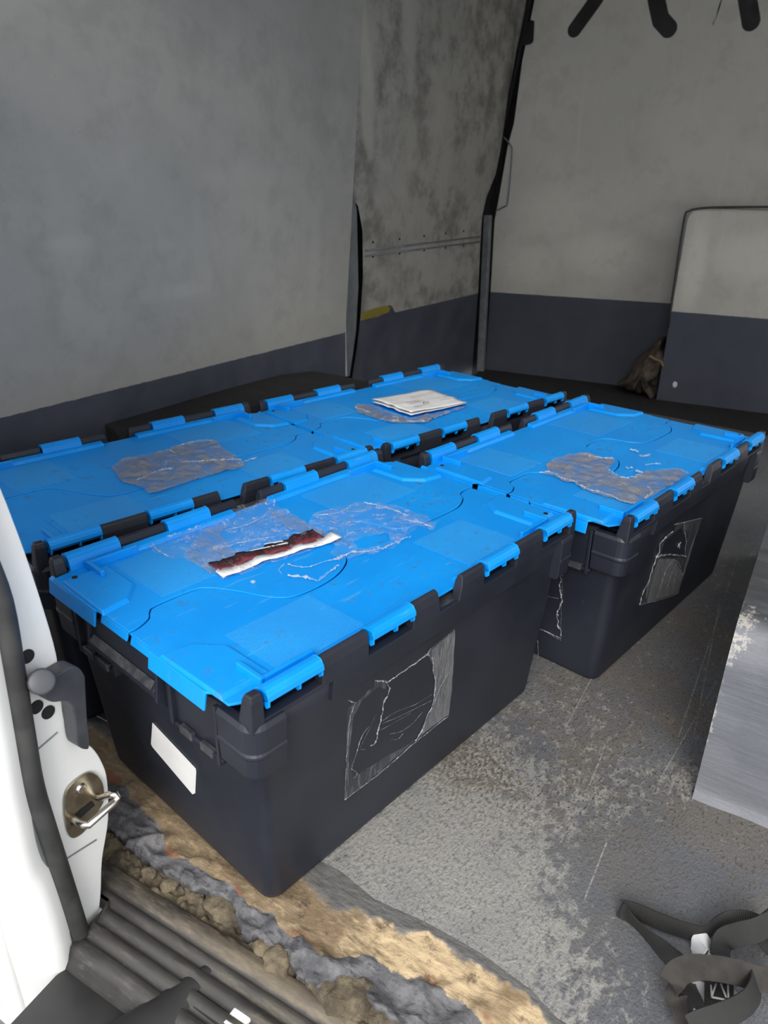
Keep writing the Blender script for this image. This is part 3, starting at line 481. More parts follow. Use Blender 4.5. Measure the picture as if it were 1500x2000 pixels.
# ---------------------------------------------------------------- storage crates
LX, WY = .708, .469
TABS = [(.1065, .186), (.2725, .325), (.383, .4355), (.5225, .6015)]; LIPS = [(.020, .105), (.187, .271), (.437, .521), (.603, .688)]; ZT = .351
SEAM = smooth([(-.004, .242), (.010, .243), (.031, .253), (.041, .267), (.056, .275), (.115, .274), (.134, .262), (.146, .244), (.158, .222), (.172, .190), (.192, .164), (.222, .156), (.265, .157), (.302, .167), (.333, .187), (.345, .215), (.347, .250), (.357, .272), (.380, .280), (.425, .279), (.448, .268), (.456, .246), (.464, .216), (.482, .195), (.52, .187), (.60, .186), (.632, .192), (.658, .206), (.672, .222), (.690, .228), (.712, .229)], 4)
SEAM = [(float(a), float(b)) for a, b in SEAM]
def flip(p): return (LX-p[0], WY-p[1]) + tuple(p[2:])
def build_crate():
    root = empty('storage_crate', (0, 0, 0)); K = M['black']
    bm = bmesh.new(); rings = []
    for z, t, r in [(0, .040, .018), (.004, .036, .02), (.012, .0345, .02), (.10, .0275, .02), (.20, .0195, .02), (.292, .0135, .02), (.298, .0115, .02), (.334, .009, .018), (.334, .030, .01)]:
        rings.append([(x, y, z) for x, y in rrect(t, LX-t, t*.9, WY-t*.9, r)])
    loft(bm, rings); body = obj('body', bm, K, root, bevel=0); body.data.polygons.foreach_set('use_smooth', [abs(p.normal.z) < .6 for p in body.data.polygons])
    for s in (0, 1):
        f = (lambda p: p) if s == 0 else flip
        # deeper collar along the long side
        bm = bmesh.new(); pr = [(.011, .297), (.0035, .300), (.0, .337), (.014, .337)]
        loft(bm, [[f((x, y, z)) for y, z in pr] for x in (.125, .605)]); pr = [(.012, .327), (.001, .331), (.000, .3375), (.014, .3375)]
        loft(bm, [[f((x, y, z)) for y, z in pr] for x in (.018, .125)]); loft(bm, [[f((x, y, z)) for y, z in pr] for x in (.605, .69)])
        obj('collar', bm, K, root, bevel=.0012)
        for i, (a, b) in enumerate(TABS):
            bm = bmesh.new(); prof = [(.000, .334), (.0005, .358), (.003, .3705), (.008, .3735), (.012, .3715), (.0145, .363), (.0155, .334)]
            sh = [(-.002, 0), (.0, 0)]
            L_ = (-.010, .0) if i == 2 else (0, 0); R_ = (.0, .006) if i == 1 else (0, 0)
            n0 = [f((a+(L_[0] if z < .345 else L_[0]*(.3735-z)/.04), y, z)) for y, z in prof]; n1 = [f((b+(R_[1] if z < .345 else R_[1]*(.3735-z)/.04), y, z)) for y, z in prof]
            loft(bm, [n0, n1]); obj('rim_tab', bm, K, root, bevel=.0012)
        bm = bmesh.new(); loft(bm, [[f((x, y, z)) for y, z in [(.001, .331), (.001, .3365), (.030, .339), (.030, .331)]] for x in (.324, .384)]); obj('rim_notch', bm, M['scuff'], root, bevel=.001)
        for a, b in ((.0, .018), (.690, .708)):   # corner prongs
            bm = bmesh.new(); R0 = [(a-.001, -.001), (b+.001, -.001), (b+.001, .022), (a-.001, .022)]; R1 = [(a+.0005, -.0005), (b, -.0005), (b, .016), (a+.0005, .016)]; R2 = [(a+.002, .001), (b-.002, .001), (b-.002, .012), (a+.002, .012)]
            loft(bm, [[f((x, y, z)) for x, y in R] for R, z in ((R0, .325), (R0, .338), (R1, .367), (R2, .3755))]); obj('corner_prong', bm, K, root, bevel=.002)
    for cx in (0, 1):
        for cy in (0, 1):
            g = lambda p: ((LX-p[0]) if cx else p[0], (WY-p[1]) if cy else p[1], p[2])
            bm = bmesh.new(); rings = []
            for z, o in [(.256, .006), (.260, .0015), (.288, .0), (.290, -.0016), (.294, -.0016), (.296, .0), (.328, -.001), (.334, .002)]:
                r = .02; x0 = y0 = -.004+o; ring = [(.046, .028, z), (.046, y0, z)] + [(x0+r-r*math.sin(a), y0+r-r*math.cos(a), z) for a in (0, .31, .63, .94, 1.26, 1.57)] + [(x0, .060, z), (.020, .060, z), (.022, .028, z)]
                rings.append([g(p) for p in ring])
            loft(bm, rings); obj('corner_block', bm, K, root, bevel=.0012)
            # ribbed end frame with clips between block and handle
            bm = bmesh.new()
            def bx(x0, x1, y0, y1, z0, z1): box(bm, *(sorted((g((x0, 0, 0))[0], g((x1, 0, 0))[0])) + sorted((g((0, y0, 0))[1], g((0, y1, 0))[1]))), z0, z1)
            bx(-.003, .022, .160, .168, .251, .333); bx(-.001, .022, .060, .160, .249, .255); bx(.004, .02, .060, .160, .255, .333); bx(-.003, .02, .063, .069, .244, .331)
            obj('end_frame', bm, K, root, bevel=.0012)
            for y0 in (.076, .120):
                bm = bmesh.new(); bx(-.004, .004, y0, y0+.026, .2475, .2595); obj('clip', bm, M['scuff'], root, bevel=.0015)
        # hand grip
        q = (lambda p: p) if cx == 0 else flip
        bm = bmesh.new(); pr = [(.02, .334), (-.004, .334), (-.006, .305), (-.014, .296), (-.014, .287), (.0, .287), (.004, .315), (.02, .315)]
        loft(bm, [[q((x, y, z)) for x, z in pr] for y in (.180, .345)]); obj('hand_grip', bm, K, root, bevel=.0012)
        bm = bmesh.new(); loft(bm, [[q((x, y, z)) for x, z in [(-.0065, .304), (-.0145, .2955), (-.0148, .2975), (-.0072, .3065)]] for y in (.186, .339)]); obj('grip_ledge', bm, M['scuff'], root, bevel=.0004)
        for y in (.175, .345):
            bm = bmesh.new(); loft(bm, [[q((x, yy_, z)) for x, z in [(.016, .334), (-.008, .334), (-.014, .282), (.016, .25)]] for yy_ in (y, y+.005)]); obj('grip_gusset', bm, K, root, bevel=.001)
    # the two lid halves
    for s in (0, 1):
        f = (lambda p: p) if s == 0 else flip; B = M['blue']; zt = ZT if s == 0 else ZT+.0012
        seam = [(x, y-.0011) for x, y in SEAM] if s == 0 else [(LX-x, WY-y-.0011) for x, y in SEAM][::-1]
        yl, yr = seam[0][1], seam[-1][1]
        outl = [(.020, .016), (.688, .016), (.690, .022), (.716, .026), (.717, .146), (.712, .156), (.712, yr-.004)] + seam[::-1] + [(-.004, yl-.004), (-.004, .197), (-.009, .190), (-.009, .074), (-.003, .066), (-.003, .036), (.014, .026)]
        outl = [p for i, p in enumerate(outl) if i == 0 or math.hypot(p[0]-outl[i-1][0], p[1]-outl[i-1][1]) > 1e-4]
        bm = bmesh.new(); a_ = [bm.verts.new(f((x, y, zt))) for x, y in outl]; b_ = [bm.verts.new(f((x, y, zt-.0034))) for x, y in outl]; n = len(outl)
        bm.faces.new(a_); bm.faces.new(b_[::-1])
        for i in range(n): bm.faces.new((a_[i], b_[i], b_[(i+1) % n], a_[(i+1) % n]))
        lid = obj('lid_flap', bm, B, root, bevel=.0009)
        # turned-down end skirts
        for x, o in ((-1, 0), (1, LX)):
            e = lambda d: o + x*d
            for y0, y1, d, z1 in ((*((.073, .191) if x < 0 else (.012, .145)), .0085, .325), (*((.196, .238) if x < 0 else (.156, .222)), .004, .336)):
                bm = bmesh.new(); loft(bm, [[f((e(d-.006), yy_, zt-.0004)), f((e(d), yy_, zt-.004)), f((e(d+.003), yy_, z1)), f((e(d), yy_, z1)), f((e(d-.004), yy_, zt-.006))] for yy_ in (y0, y1)])
                obj('end_skirt', bm, B, lid, bevel=.0012)
        for x, o in ((-1, 0), (1, LX)):   # raised corner pads and stop ribs
            e = lambda d: o + x*d
            def ring(k, z): return [f((e(.005-k*.3), .044+k, z)), f((e(-.068+k), .044+k, z)), f((e(-.067+k), .127-k*.4, z)), f((e(-.036+k*.4), .163-k, z)), f((e(.008-k*.3), .170-k, z))]
            bm = bmesh.new(); loft(bm, [ring(0, zt-.001), ring(.006, zt+.0052)]); obj('corner_pad', bm, B, lid, bevel=.0016)
            bm = bmesh.new(); r0, r1 = sorted((e(-.041), e(-.122)))
            zprism(bm, [f(p) for p in [(r0, .031), (r1, .031), (r1, .037), (r0, .037)]], zt-.001, zt+.0125); obj('stop_rib', bm, B, lid, bevel=.0014)
            bm = bmesh.new(); r0, r1 = sorted((e(-.039), e(-.046))); zprism(bm, [f(p) for p in [(r0, .031), (r1, .031), (r1, .078), (r0, .078)]], zt-.001, zt+.0135); obj('stop_rib', bm, B, lid, bevel=.0014)
        bm = bmesh.new(); c = f((.696, .053)) if s else f((.696, .053)); bmesh.ops.create_cone(bm, cap_ends=True, segments=16, radius1=.004, radius2=.004, depth=.002, matrix=Matrix.Translation((c[0], c[1], zt+.0052))); obj('tie_hole', bm, M['hole'], lid)
        # hinge rim, rolled hinge lips
        bm = bmesh.new(); loft(bm, [[f((x, y, z)) for y, z in [(.016, zt-.001), (.034, zt-.001), (.030, zt+.006), (.016, zt+.008)]] for x in (.106, .315)]); obj('hinge_rim', bm, B, lid, bevel=.0012); bm = bmesh.new(); loft(bm, [[f((x, y, z)) for y, z in [(.016, zt-.001), (.034, zt-.001), (.030, zt+.006), (.016, zt+.008)]] for x in (.395, .602)]); obj('hinge_rim', bm, B, lid, bevel=.0012)
        for a, b in LIPS:
            cl = [(.0205, zt-.002), (.0185, .361), (.016, .3705), (.012, .3740), (.006, .3750), (.0005, .3738), (-.0025, .3695), (-.0035, .3620)]
            bm = bmesh.new(); up = [(y, z) for y, z in cl]; dn = []
            for i, (y, z) in enumerate(cl):
                p, q_ = cl[max(i-1, 0)], cl[min(i+1, len(cl)-1)]; dy, dz = q_[0]-p[0], q_[1]-p[1]; l = math.hypot(dy, dz); dn.append((y-dz/l*-.0026, z+dy/l*.0026))
            loft(bm, [[f((x, y, z)) for y, z in up+dn[::-1]] for x in (a+.001, b-.001)])
            lip = obj('hinge_lip', bm, B, lid, bevel=.0007)
            for xx in (a+.0015, a+(b-a)*.55, b-.004):
                bm = bmesh.new(); loft(bm, [[f((x, y, z)) for y, z in [(.0, .371), (-.0042, .364), (-.0040, .3535), (.001, .3495), (.006, .355)]] for x in (xx, xx+.003)])
                obj('lip_rib', bm, B, lip, bevel=.0006)
        pats = [(.076, .218, .038, .150), (.450, .578, .038, .152)] if s == 0 else [(LX-.188, LX-.074, WY-.424, WY-.288), (LX-.625, LX-.450, WY-.430, WY-.290)]
        for x0, x1, y0, y1 in pats:
            bm = bmesh.new(); zprism(bm, [f(p) for p in [(x0, y0), (x1, y0), (x1, y1), (x0, y1)]], zt-.0005, zt+.0007); obj('grip_patch', bm, M['grip'], lid)
    return root
GROUP = 'attached lid crates in the van'
crateA = build_crate()
spots = [((0, 0), 'black storage crate with blue lid nearest the opening, blank white label on its end', 0.0),
         ((0.0031, 0.5212), 'black crate with blue lid against the left wall, torn square film on top', -0.0558),
         ((0.7329, 0.4695), 'black crate with blue lid carrying a folded white paper, farthest in the corner', -0.0564),
         ((0.7422, -0.0825), 'black crate with scuffed blue lid on the right, large ragged dusty film patch on top', -0.0073)]
CR = [crateA] + [copy_tree(crateA) for _ in range(3)]
for o, ((x, y), lab, dr) in zip(CR, spots):
    p = rot((x, y, 0)); o.location = (p[0], p[1], 0); o.rotation_euler = (0, 0, -PHI+dr); tag(o, lab, 'crate', GROUP)
def ang(i): return PHI-spots[i][2]
def loc(i, px, py, z=.3525):   # photo pixel -> local lid coordinates of crate i
    p = onz(px, py, z); d = p[:2]-np.array(CR[i].location[:2]); c, s = math.cos(ang(i)), math.sin(ang(i)); return (c*d[0]-s*d[1], s*d[0]+c*d[1])
# ---------------------------------------------------------------- torn film on the crates
def sheet(outline, holes=(), cell=.008, amp=.003, z0=.3535, seed=0.0, base=.0008):
    """Crumpled sheet cut to an outline; returns vertices and triangles in local x, y plus height."""
    from math import hypot
    def dens(poly):
        out = []
        for a, b in zip(poly, poly[1:]+poly[:1]):
            n = max(1, int(hypot(b[0]-a[0], b[1]-a[1])/(cell*.7)))
            for k in range(n):
                q = k/n; x, y = a[0]+(b[0]-a[0])*q, a[1]+(b[1]-a[1])*q; v = Vector((x*70+seed, y*70, seed)); out.append((x+.0022*noise.noise(v), y+.0022*noise.noise(v+Vector((9, 3, 1)))))
        return out
    loops = [dens(list(outline))] + [dens(list(h)) for h in holes]
    def inside(x, y, poly):
        c = False
        for (x0, y0), (x1, y1) in zip(poly, poly[1:]+poly[:1]):
            if (y0 > y) != (y1 > y) and x < (x1-x0)*(y-y0)/(y1-y0)+x0: c = not c
        return c
    ok = lambda x, y: inside(x, y, loops[0]) and not any(inside(x, y, h) for h in loops[1:])
    V = []; E = []
    for lp in loops:
        b = len(V); V += lp; E += [(b+i, b+(i+1) % len(lp)) for i in range(len(lp))]
    xs = [p[0] for p in loops[0]]; ys = [p[1] for p in loops[0]]
    for x in np.arange(min(xs), max(xs), cell):
        for y in np.arange(min(ys), max(ys), cell):
            a, b = x+random.uniform(-.3, .3)*cell, y+random.uniform(-.3, .3)*cell
            if ok(a, b): V.append((a, b))
    v2, e2, f2, *_ = delaunay_2d_cdt([Vector(p) for p in V], E, [], 0, 1e-5)
    F = [tuple(f) for f in f2 if ok(sum(v2[i].x for i in f)/len(f), sum(v2[i].y for i in f)/len(f))]
    out = []
    for v in v2:
        h = abs(noise.noise(Vector((v.x*32+seed, v.y*32, seed))))*1.1 + abs(noise.noise(Vector((v.x*80, v.y*80+seed, 2))))*.7 + .25*noise.noise(Vector((v.x*190, v.y*190, seed)))
        out.append((v.x, v.y, z0+base+amp*max(0, h)))
    return out, F
def film_part(name, outline, mat, parent, holes=(), cell=.008, amp=.003, z0=.3535, seed=0.0, xf=None, label=None):
    V, F = sheet(outline, holes, cell, amp, z0, seed)
    if xf: V = [xf(*v) for v in V]
    me = bpy.data.meshes.new(name); me.from_pydata(V, [], F); me.update(); o = link(name, me, mat, parent, True)
    if label: o['label'] = label
    return o
def crumple(bm, path, r0, r1, seed, n=6):   # twisted rope of film along a path
    pts = smooth(path, 14); q = []; rr = []
    for i, p in enumerate(pts):
        v = Vector(p)*90; wb_ = min(.0035, r1*.9); q.append(Vector(p)+Vector((noise.noise(v)*wb_, noise.noise(v+Vector((5, 5, 5)))*wb_, abs(noise.noise(v*1.3))*wb_))); rr.append(.5*(r0*.6+(r1-r0*.5)*abs(noise.noise(v*2.6+Vector((seed, 0, 0))))*1.9))
    tube(bm, q, rr, n, .55)
ZL = .3535
# crate nearest: torn document pouch with printed band
lA = lambda pts: [loc(0, *p) for p in pts]
pouch = film_part('film_pocket', lA([(430, 1137), (412, 1124), (358, 1093), (335, 1098), (300, 1082), (285, 1058), (300, 1040), (350, 1032), (420, 1008), (480, 988), (515, 975), (532, 975), (540, 990), (575, 1010), (610, 1030), (655, 1053), (600, 1082), (540, 1100), (490, 1120)]), M['film'], crateA, cell=.006, amp=.006, seed=1., label='torn clear document pouch with red printed band')
film_part('pocket_wall', lA([(412, 1124), (358, 1093), (395, 1040), (440, 1030), (430, 1050), (455, 1080), (490, 1094), (440, 1112)]), M['film_dull'], pouch, cell=.007, amp=.003, z0=ZL+.002, seed=4.)
film_part('pocket_wall', lA([(520, 1000), (575, 1010), (645, 1050), (600, 1045), (560, 1035)]), M['film_dull'], pouch, cell=.007, amp=.003, z0=ZL+.002, seed=14.)
A0, A1 = lA([(431, 1131), (658, 1050)]); A0, A1 = np.array(A0), np.array(A1); ud = (A1-A0)/np.linalg.norm(A1-A0); vd = np.array([-ud[1], ud[0]]); Lb = float(np.linalg.norm(A1-A0))
def band(t0, t1, v0, v1, z, n=36, seed=0., wav=.0025):
    bm = bmesh.new(); rows = []
    for i in range(n+1):
        t_ = t0+(t1-t0)*i/n; w = wav*math.sin(i*1.1+seed)+wav*.6*math.sin(i*2.3+seed)
        a = A0+ud*t_+vd*(v0(t_)+w*.3); b = A0+ud*t_+vd*(v1(t_)+w); zz = z+.003*(.5+.5*math.sin(i*.55+1))
        rows.append([(a[0], a[1], zz), (b[0], b[1], zz+.0015), (b[0], b[1], zz+.0011), (a[0], a[1], zz-.0004)])
    loft(bm, rows); return bm
pe = obj('paper_edge', band(0, Lb, lambda t: -.008+.006*math.sin(t*22), lambda t: .011+.005*math.sin(t*25+.6), ZL+.002), M['white_paper'], pouch, True); pe['label'] = 'torn white paper edge'
pb = obj('printed_band', band(.004, Lb*.90, lambda t: .008+.005*math.sin(t*25+.6), lambda t: .034+.003*math.sin(t*40), ZL+.0032, 44, .8, .0022), M['red'], pouch, True); pb['label'] = 'crumpled dark red printed band'
bm = band(.003, Lb*.905, lambda t: .032+.003*math.sin(t*40), lambda t: .0375+.003*math.sin(t*40), ZL+.0040, 44, .8, .0022); obj('band_border', bm, M['ink'], pouch, True)
tm = text_mesh('DOCUMENTS ENCLOSED', .026, 'band_lettering')
for v in tm.vertices:
    t_ = Lb*.45 - v.co.x*.60; w_ = .021 - v.co.y*.85 + .003*math.sin(t_*30); p = A0+ud*t_+vd*w_; v.co = (p[0], p[1], ZL+.0082+.003*(.5+.5*math.sin(t_/(Lb*.9)*44*.55+1)) + v.co.z)
link('band_lettering', tm, M['ink'], pouch)
for a, b, c_, d in ((.07, .13, .030, .016), (.10, .128, .036, .026)):
    bm = bmesh.new(); p, q = A0+ud*a+vd*c_, A0+ud*b+vd*d; n_ = np.array([-(q-p)[1], (q-p)[0]]); n_ = n_/np.linalg.norm(n_)*.0028
    loft(bm, [[(x[0], x[1], z) for x in (p, q-n_*.3, q+n_, p+n_*.6)] for z in (ZL+.010, ZL+.0104)]); obj('white_tear', bm, M['white_paper'], pouch)
film_part('film_scrap', lA([(600, 1030), (612, 1008), (650, 995), (705, 985), (725, 984), (770, 990), (800, 1000), (835, 1012), (852, 1030), (845, 1040), (822, 1030), (790, 1055), (770, 1075), (740, 1082), (700, 1090), (660, 1098), (645, 1085), (655, 1070), (640, 1058)]), M['film'], crateA, holes=[lA([(690, 1062), (720, 1050), (760, 1048), (762, 1060), (735, 1072), (700, 1075)])], cell=.006, amp=.007, seed=2.)
L3 = lambda pts, h=.003: [(*loc(0, *p), ZL+h) for p in pts]
for path, r0, r1 in [([(288, 1060), (292, 1044), (296, 1060), (308, 1078), (330, 1092)], .002, .006), ([(300, 1046), (330, 1052), (365, 1040), (395, 1032)], .001, .004), ([(520, 992), (522, 980), (532, 976), (538, 992)], .002, .005), ([(650, 1098), (690, 1084), (730, 1080), (765, 1068), (790, 1056), (800, 1052)], .001, .005), ([(560, 1108), (600, 1112), (640, 1100), (665, 1095)], .0012, .003), ([(556, 1106), (546, 1116), (550, 1126)], .0008, .002), ([(560, 1130), (600, 1133), (622, 1138), (645, 1120), (664, 1108)], .001, .005), ([(712, 986), (740, 992), (780, 1005), (800, 1012)], .001, .004), ([(790, 1020), (815, 1024), (845, 1034)], .001, .005), ([(620, 1010), (660, 1006), (690, 990)], .0006, .0022), ([(430, 1075), (480, 1062), (540, 1052)], .0005, .0018), ([(440, 1040), (480, 1030), (520, 1012)], .0005, .002)]: bm = bmesh.new(); crumple(bm, L3(path), r0, r1, path[0][0]*.1); obj('film_crumple', bm, M['crinkle'], crateA, True)
bm = bmesh.new(); c = loc(0, 494, 1139); bmesh.ops.create_icosphere(bm, subdivisions=2, radius=.004, matrix=Matrix.Translation((*c, ZL+.002))); 
for v in bm.verts: v.co.z = ZL+max(0, (v.co.z-ZL)*.6); v.co.x += .002*noise.noise(v.co*400)
obj('film_crumple', bm, M['crinkle'], crateA, True)
# side film sleeves: local coordinates on the long front face (slopes inward towards the foot)
def face_y(z): return .0345-.021*(z/.292)
def side(i, px, py):   # pixel -> (x, z) on crate i's front face
    p0 = rot(spots[i][0] + (0,)); n = np.array([math.sin(ang(i)), math.cos(ang(i)), 0.0]); yl_ = .02
    for _ in range(3):
        c_ = float(n[:2]@p0[:2])+yl_; p = at(px, py, n, c_); yl_ = face_y(float(p[2]))*.9
    d = p[:2]-p0[:2]; return (math.cos(ang(i))*d[0]-math.sin(ang(i))*d[1], float(p[2]))
def sidef(i, pts): return [side(i, *p) for p in pts]
on_front = lambda x, z, h: (x, face_y(z)*.9-.0012-(h-.0), z)
def side_sleeve(i, outline, hole, ropes, seed, mat='film_side'):
    s_ = film_part('film_sleeve', sidef(i, outline), M[mat], CR[i], holes=[sidef(i, h) for h in hole], cell=.006, amp=.0003, z0=0, seed=seed, xf=on_front, label='torn clear label sleeve stuck to the side')
    for path, r0, r1 in ropes:
        bm = bmesh.new(); crumple(bm, [on_front(*side(i, *p), .0015) for p in path], r0, r1, seed+path[0][0]*.1); obj('torn_edge', bm, M['crinkle'], s_, True)
    return s_
z4 = lambda pts: [(640+x*.18667, 1210+y*.18667) for x, y in pts]
side_sleeve(0, z4([(165, 1890), (180, 1500), (195, 920), (280, 860), (470, 690), (480, 630), (600, 625), (630, 640), (1020, 350), (1060, 300), (1320, 90), (1315, 300), (1290, 700), (1255, 990), (900, 1260), (560, 1560)]),
            [z4([(260, 1640), (200, 1480), (225, 1300), (260, 1000), (345, 840), (520, 700), (590, 720), (620, 660), (1030, 365), (1075, 420), (1110, 540), (1105, 800), (1080, 900), (1000, 1080), (930, 1230), (800, 1320), (660, 1390), (500, 1490)])],
            [(z4([(480, 632), (540, 640), (605, 650), (628, 720), (600, 800), (570, 900), (545, 1040), (510, 1170), (470, 1280), (435, 1320)]), .0008, .0032), (z4([(620, 645), (820, 510), (1030, 355)]), .0012, .0018), (z4([(1060, 300), (1030, 370), (1080, 400), (1090, 520), (1110, 680), (1100, 800), (1080, 900), (1020, 1020), (960, 1170), (900, 1260)]), .0006, .0025), (z4([(200, 840), (240, 855), (285, 860)]), .0008, .0025), (z4([(280, 870), (215, 1050), (195, 1300), (185, 1480)]), .0006, .0022), (z4([(165, 1880), (400, 1700), (650, 1500), (900, 1280), (1255, 1000)]), .0005, .0014), (z4([(165, 1880), (178, 1550)]), .0005, .0012), (z4([(240, 1550), (290, 1600), (260, 1650)]), .0005, .0018),
             (z4([(560, 1050), (700, 960), (900, 880), (1070, 780)]), .0002, .0006), (z4([(560, 1080), (750, 1000), (950, 900), (1070, 840)]), .0002, .0006), (z4([(540, 1150), (700, 1060), (860, 970)]), .0002, .0005), (z4([(640, 1190), (760, 1160), (860, 1090), (980, 960)]), .0002, .0006), (z4([(650, 1245), (720, 1245), (780, 1180)]), .0002, .0006), (z4([(420, 1110), (350, 1200), (300, 1340), (240, 1540)]), .0003, .0010), (z4([(480, 1000), (440, 1100), (330, 1330), (380, 1350)]), .0002, .0006), (z4([(1250, 200), (1180, 400), (1110, 600)]), .0002, .0007), (z4([(1280, 250), (1200, 480), (1130, 700)]), .0002, .0006), (z4([(1260, 540), (1170, 690), (1090, 890)]), .0003, .0008)], 3.)
film_part('sleeve_flap', sidef(0, z4([(1070, 310), (1320, 100), (1290, 700), (1255, 980), (960, 1200), (1000, 1090), (1085, 900), (1110, 780), (1105, 560), (1080, 430)])), M['film_dull'], CR[0], cell=.008, amp=.0002, z0=.0006, seed=8., xf=on_front)
z5 = lambda pts: [(1050+x*.3, 780+y*.3) for x, y in pts]
side_sleeve(3, z5([(650, 1345), (700, 1190), (765, 1020), (810, 910), (880, 860), (900, 800), (1065, 770), (1020, 900), (960, 1100), (910, 1260), (800, 1300)]), [z5([(790, 1010), (830, 910), (930, 830), (955, 900), (950, 1015), (880, 1030)])],
            [(z5([(655, 1335), (690, 1240), (765, 1030), (810, 910), (880, 860)]), .001, .005), (z5([(765, 1025), (820, 1012), (900, 1012), (955, 1022)]), .001, .005), (z5([(880, 1040), (915, 1075), (935, 1140)]), .001, .003), (z5([(945, 810), (955, 900), (952, 1015)]), .001, .003), (z5([(880, 815), (1060, 772)]), .0008, .002), (z5([(655, 1335), (800, 1300), (910, 1260)]), .0006, .0014), (z5([(860, 1060), (820, 1130), (790, 1240)]), .0004, .001), (z5([(880, 1080), (850, 1180), (830, 1240)]), .0004, .001), (z5([(900, 1100), (880, 1180), (870, 1230)]), .0004, .0009), (z5([(905, 960), (925, 930), (915, 970)]), .001, .003)], 5.)
film_part('sleeve_flap', sidef(3, z5([(700, 1230), (780, 1035), (880, 1035), (935, 1130), (990, 950), (1060, 775), (1010, 930), (950, 1130), (905, 1255), (700, 1320)])), M['film_dull'], CR[3], cell=.008, amp=.0003, z0=.0006, seed=18., xf=on_front)
# end sleeve of the right crate and the blank label of the near crate (short end face, x inset like the front)
def endp(i, px, py):
    p0 = rot(spots[i][0] + (0,)); n = np.array([math.cos(ang(i)), -math.sin(ang(i)), 0.0]); xl = .02
    for _ in range(3):
        p = at(px, py, n, float(n[:2]@p0[:2])+xl); xl = .0345-.021*(float(p[2])/.292)
    d = p[:2]-p0[:2]; return (math.sin(ang(i))*d[0]+math.cos(ang(i))*d[1], float(p[2]))
on_end = lambda y, z, h: (.0345-.021*(z/.292)-.001-h, y, z)
for path, r0, r1 in [([(1097, 1120), (1094, 1150), (1098, 1170), (1090, 1200), (1096, 1240)], .0012, .006), ([(1055, 1228), (1080, 1238), (1096, 1246)], .0008, .003), ([(1100, 1130), (1098, 1180), (1097, 1248)], .0005, .001), ([(1052, 1250), (1053, 1275), (1052, 1290)], .0008, .0025), ([(1060, 1162), (1092, 1168)], .0004, .0012), ([(1080, 1098), (1095, 1108)], .0008, .003), ([(1066, 1232), (1097, 1250)], .0004, .001)]:
    bm = bmesh.new(); crumple(bm, [on_end(*endp(3, *p), .002) for p in path], r0, r1, path[0][0]*.1); obj('torn_film_edge', bm, M['crinkle'], CR[3], True)
lab = [endp(0, *p) for p in [(300, 1411), (384, 1500), (385, 1506), (383, 1548), (378, 1550), (300, 1458), (297, 1452)]]
bm = bmesh.new(); loft(bm, [[on_end(y, z, h) for y, z in lab] for h in (.0002, .0010)]); lb = obj('blank_label', bm, M['label'], CR[0]); lb['label'] = 'blank white paper label'
# films on the other lids
L = lambda i, pts: [loc(i, *p) for p in pts]
zD = z5
fD = film_part('film_patch', L(3, zD([(20, 487), (70, 480), (55, 440), (110, 395), (230, 362), (330, 362), (370, 380), (440, 392), (500, 390), (495, 430), (465, 460), (480, 490), (560, 520), (620, 520), (700, 480), (800, 465), (930, 458), (975, 490), (950, 520), (850, 580), (780, 620), (720, 650), (640, 690), (590, 690), (500, 655), (420, 640), (330, 610), (280, 580), (240, 550), (170, 540), (110, 510)])), M['film_dirty'], CR[3], cell=.008, amp=.006, seed=6., label='large ragged patch of dusty film')
L3 = lambda i, pts, h=.003: [(*loc(i, *p), ZL+h) for p in pts]
for path, r0, r1 in [([(20, 487), (90, 490), (170, 530), (260, 550)], .002, .006), ([(330, 380), (400, 392), (490, 395)], .001, .006), ([(240, 560), (330, 600), (450, 630), (560, 680), (640, 690)], .001, .006), ([(460, 470), (520, 510), (600, 525), (660, 500)], .001, .005), ([(700, 660), (740, 620), (710, 580)], .001, .006), ([(600, 340), (630, 345), (650, 352)], .003, .007), ([(660, 380), (690, 382), (730, 370)], .003, .007), ([(575, 455), (600, 462), (620, 460)], .002, .005), ([(700, 440), (740, 432), (790, 430)], .001, .004), ([(640, 480), (680, 490)], .002, .005), ([(960, 480), (975, 492)], .001, .003)]: bm = bmesh.new(); crumple(bm, L3(3, zD(path)), r0, r1, path[0][0]*.1); obj('film_crumple', bm, M['crinkle'], fD, True)
zB = lambda pts: [(160+x*.3067, 800+y*.3067) for x, y in pts]
fB = film_part('film_patch', L(1, zB([(190, 380), (250, 330), (420, 290), (540, 265), (600, 240), (740, 210), (850, 205), (890, 250), (1000, 320), (1035, 360), (1020, 375), (900, 400), (700, 460), (500, 530), (430, 545), (390, 510), (340, 490), (250, 465)])), M['film_dirty'], CR[1], cell=.009, amp=.005, seed=9., label='torn square of dusty film')
for path, r0, r1 in [([(340, 470), (400, 440), (500, 400), (580, 385)], .001, .006), ([(630, 350), (700, 345), (800, 340), (930, 330), (1010, 335)], .001, .008), ([(540, 265), (590, 290), (550, 340), (520, 380)], .001, .004), ([(1000, 355), (1050, 335), (1110, 318)], .0015, .004), ([(600, 245), (740, 212), (850, 208)], .001, .004)]: bm = bmesh.new(); crumple(bm, L3(1, zB(path)), r0, r1, path[0][0]*.1); obj('film_crumple', bm, M['crinkle'], fB, True)
zC = lambda pts: [(690+x*.16, 750+y*.16) for x, y in pts]
fC = film_part('film_patch', L(2, zC([(0, 310), (60, 270), (200, 260), (500, 380), (700, 430), (900, 380), (1190, 330), (1400, 270), (1300, 330), (1000, 430), (880, 490), (700, 490), (480, 485), (330, 460), (180, 400), (90, 370)])), M['film_dirty'], CR[2], cell=.010, amp=.006, seed=12., label='torn film pocket under the paper')
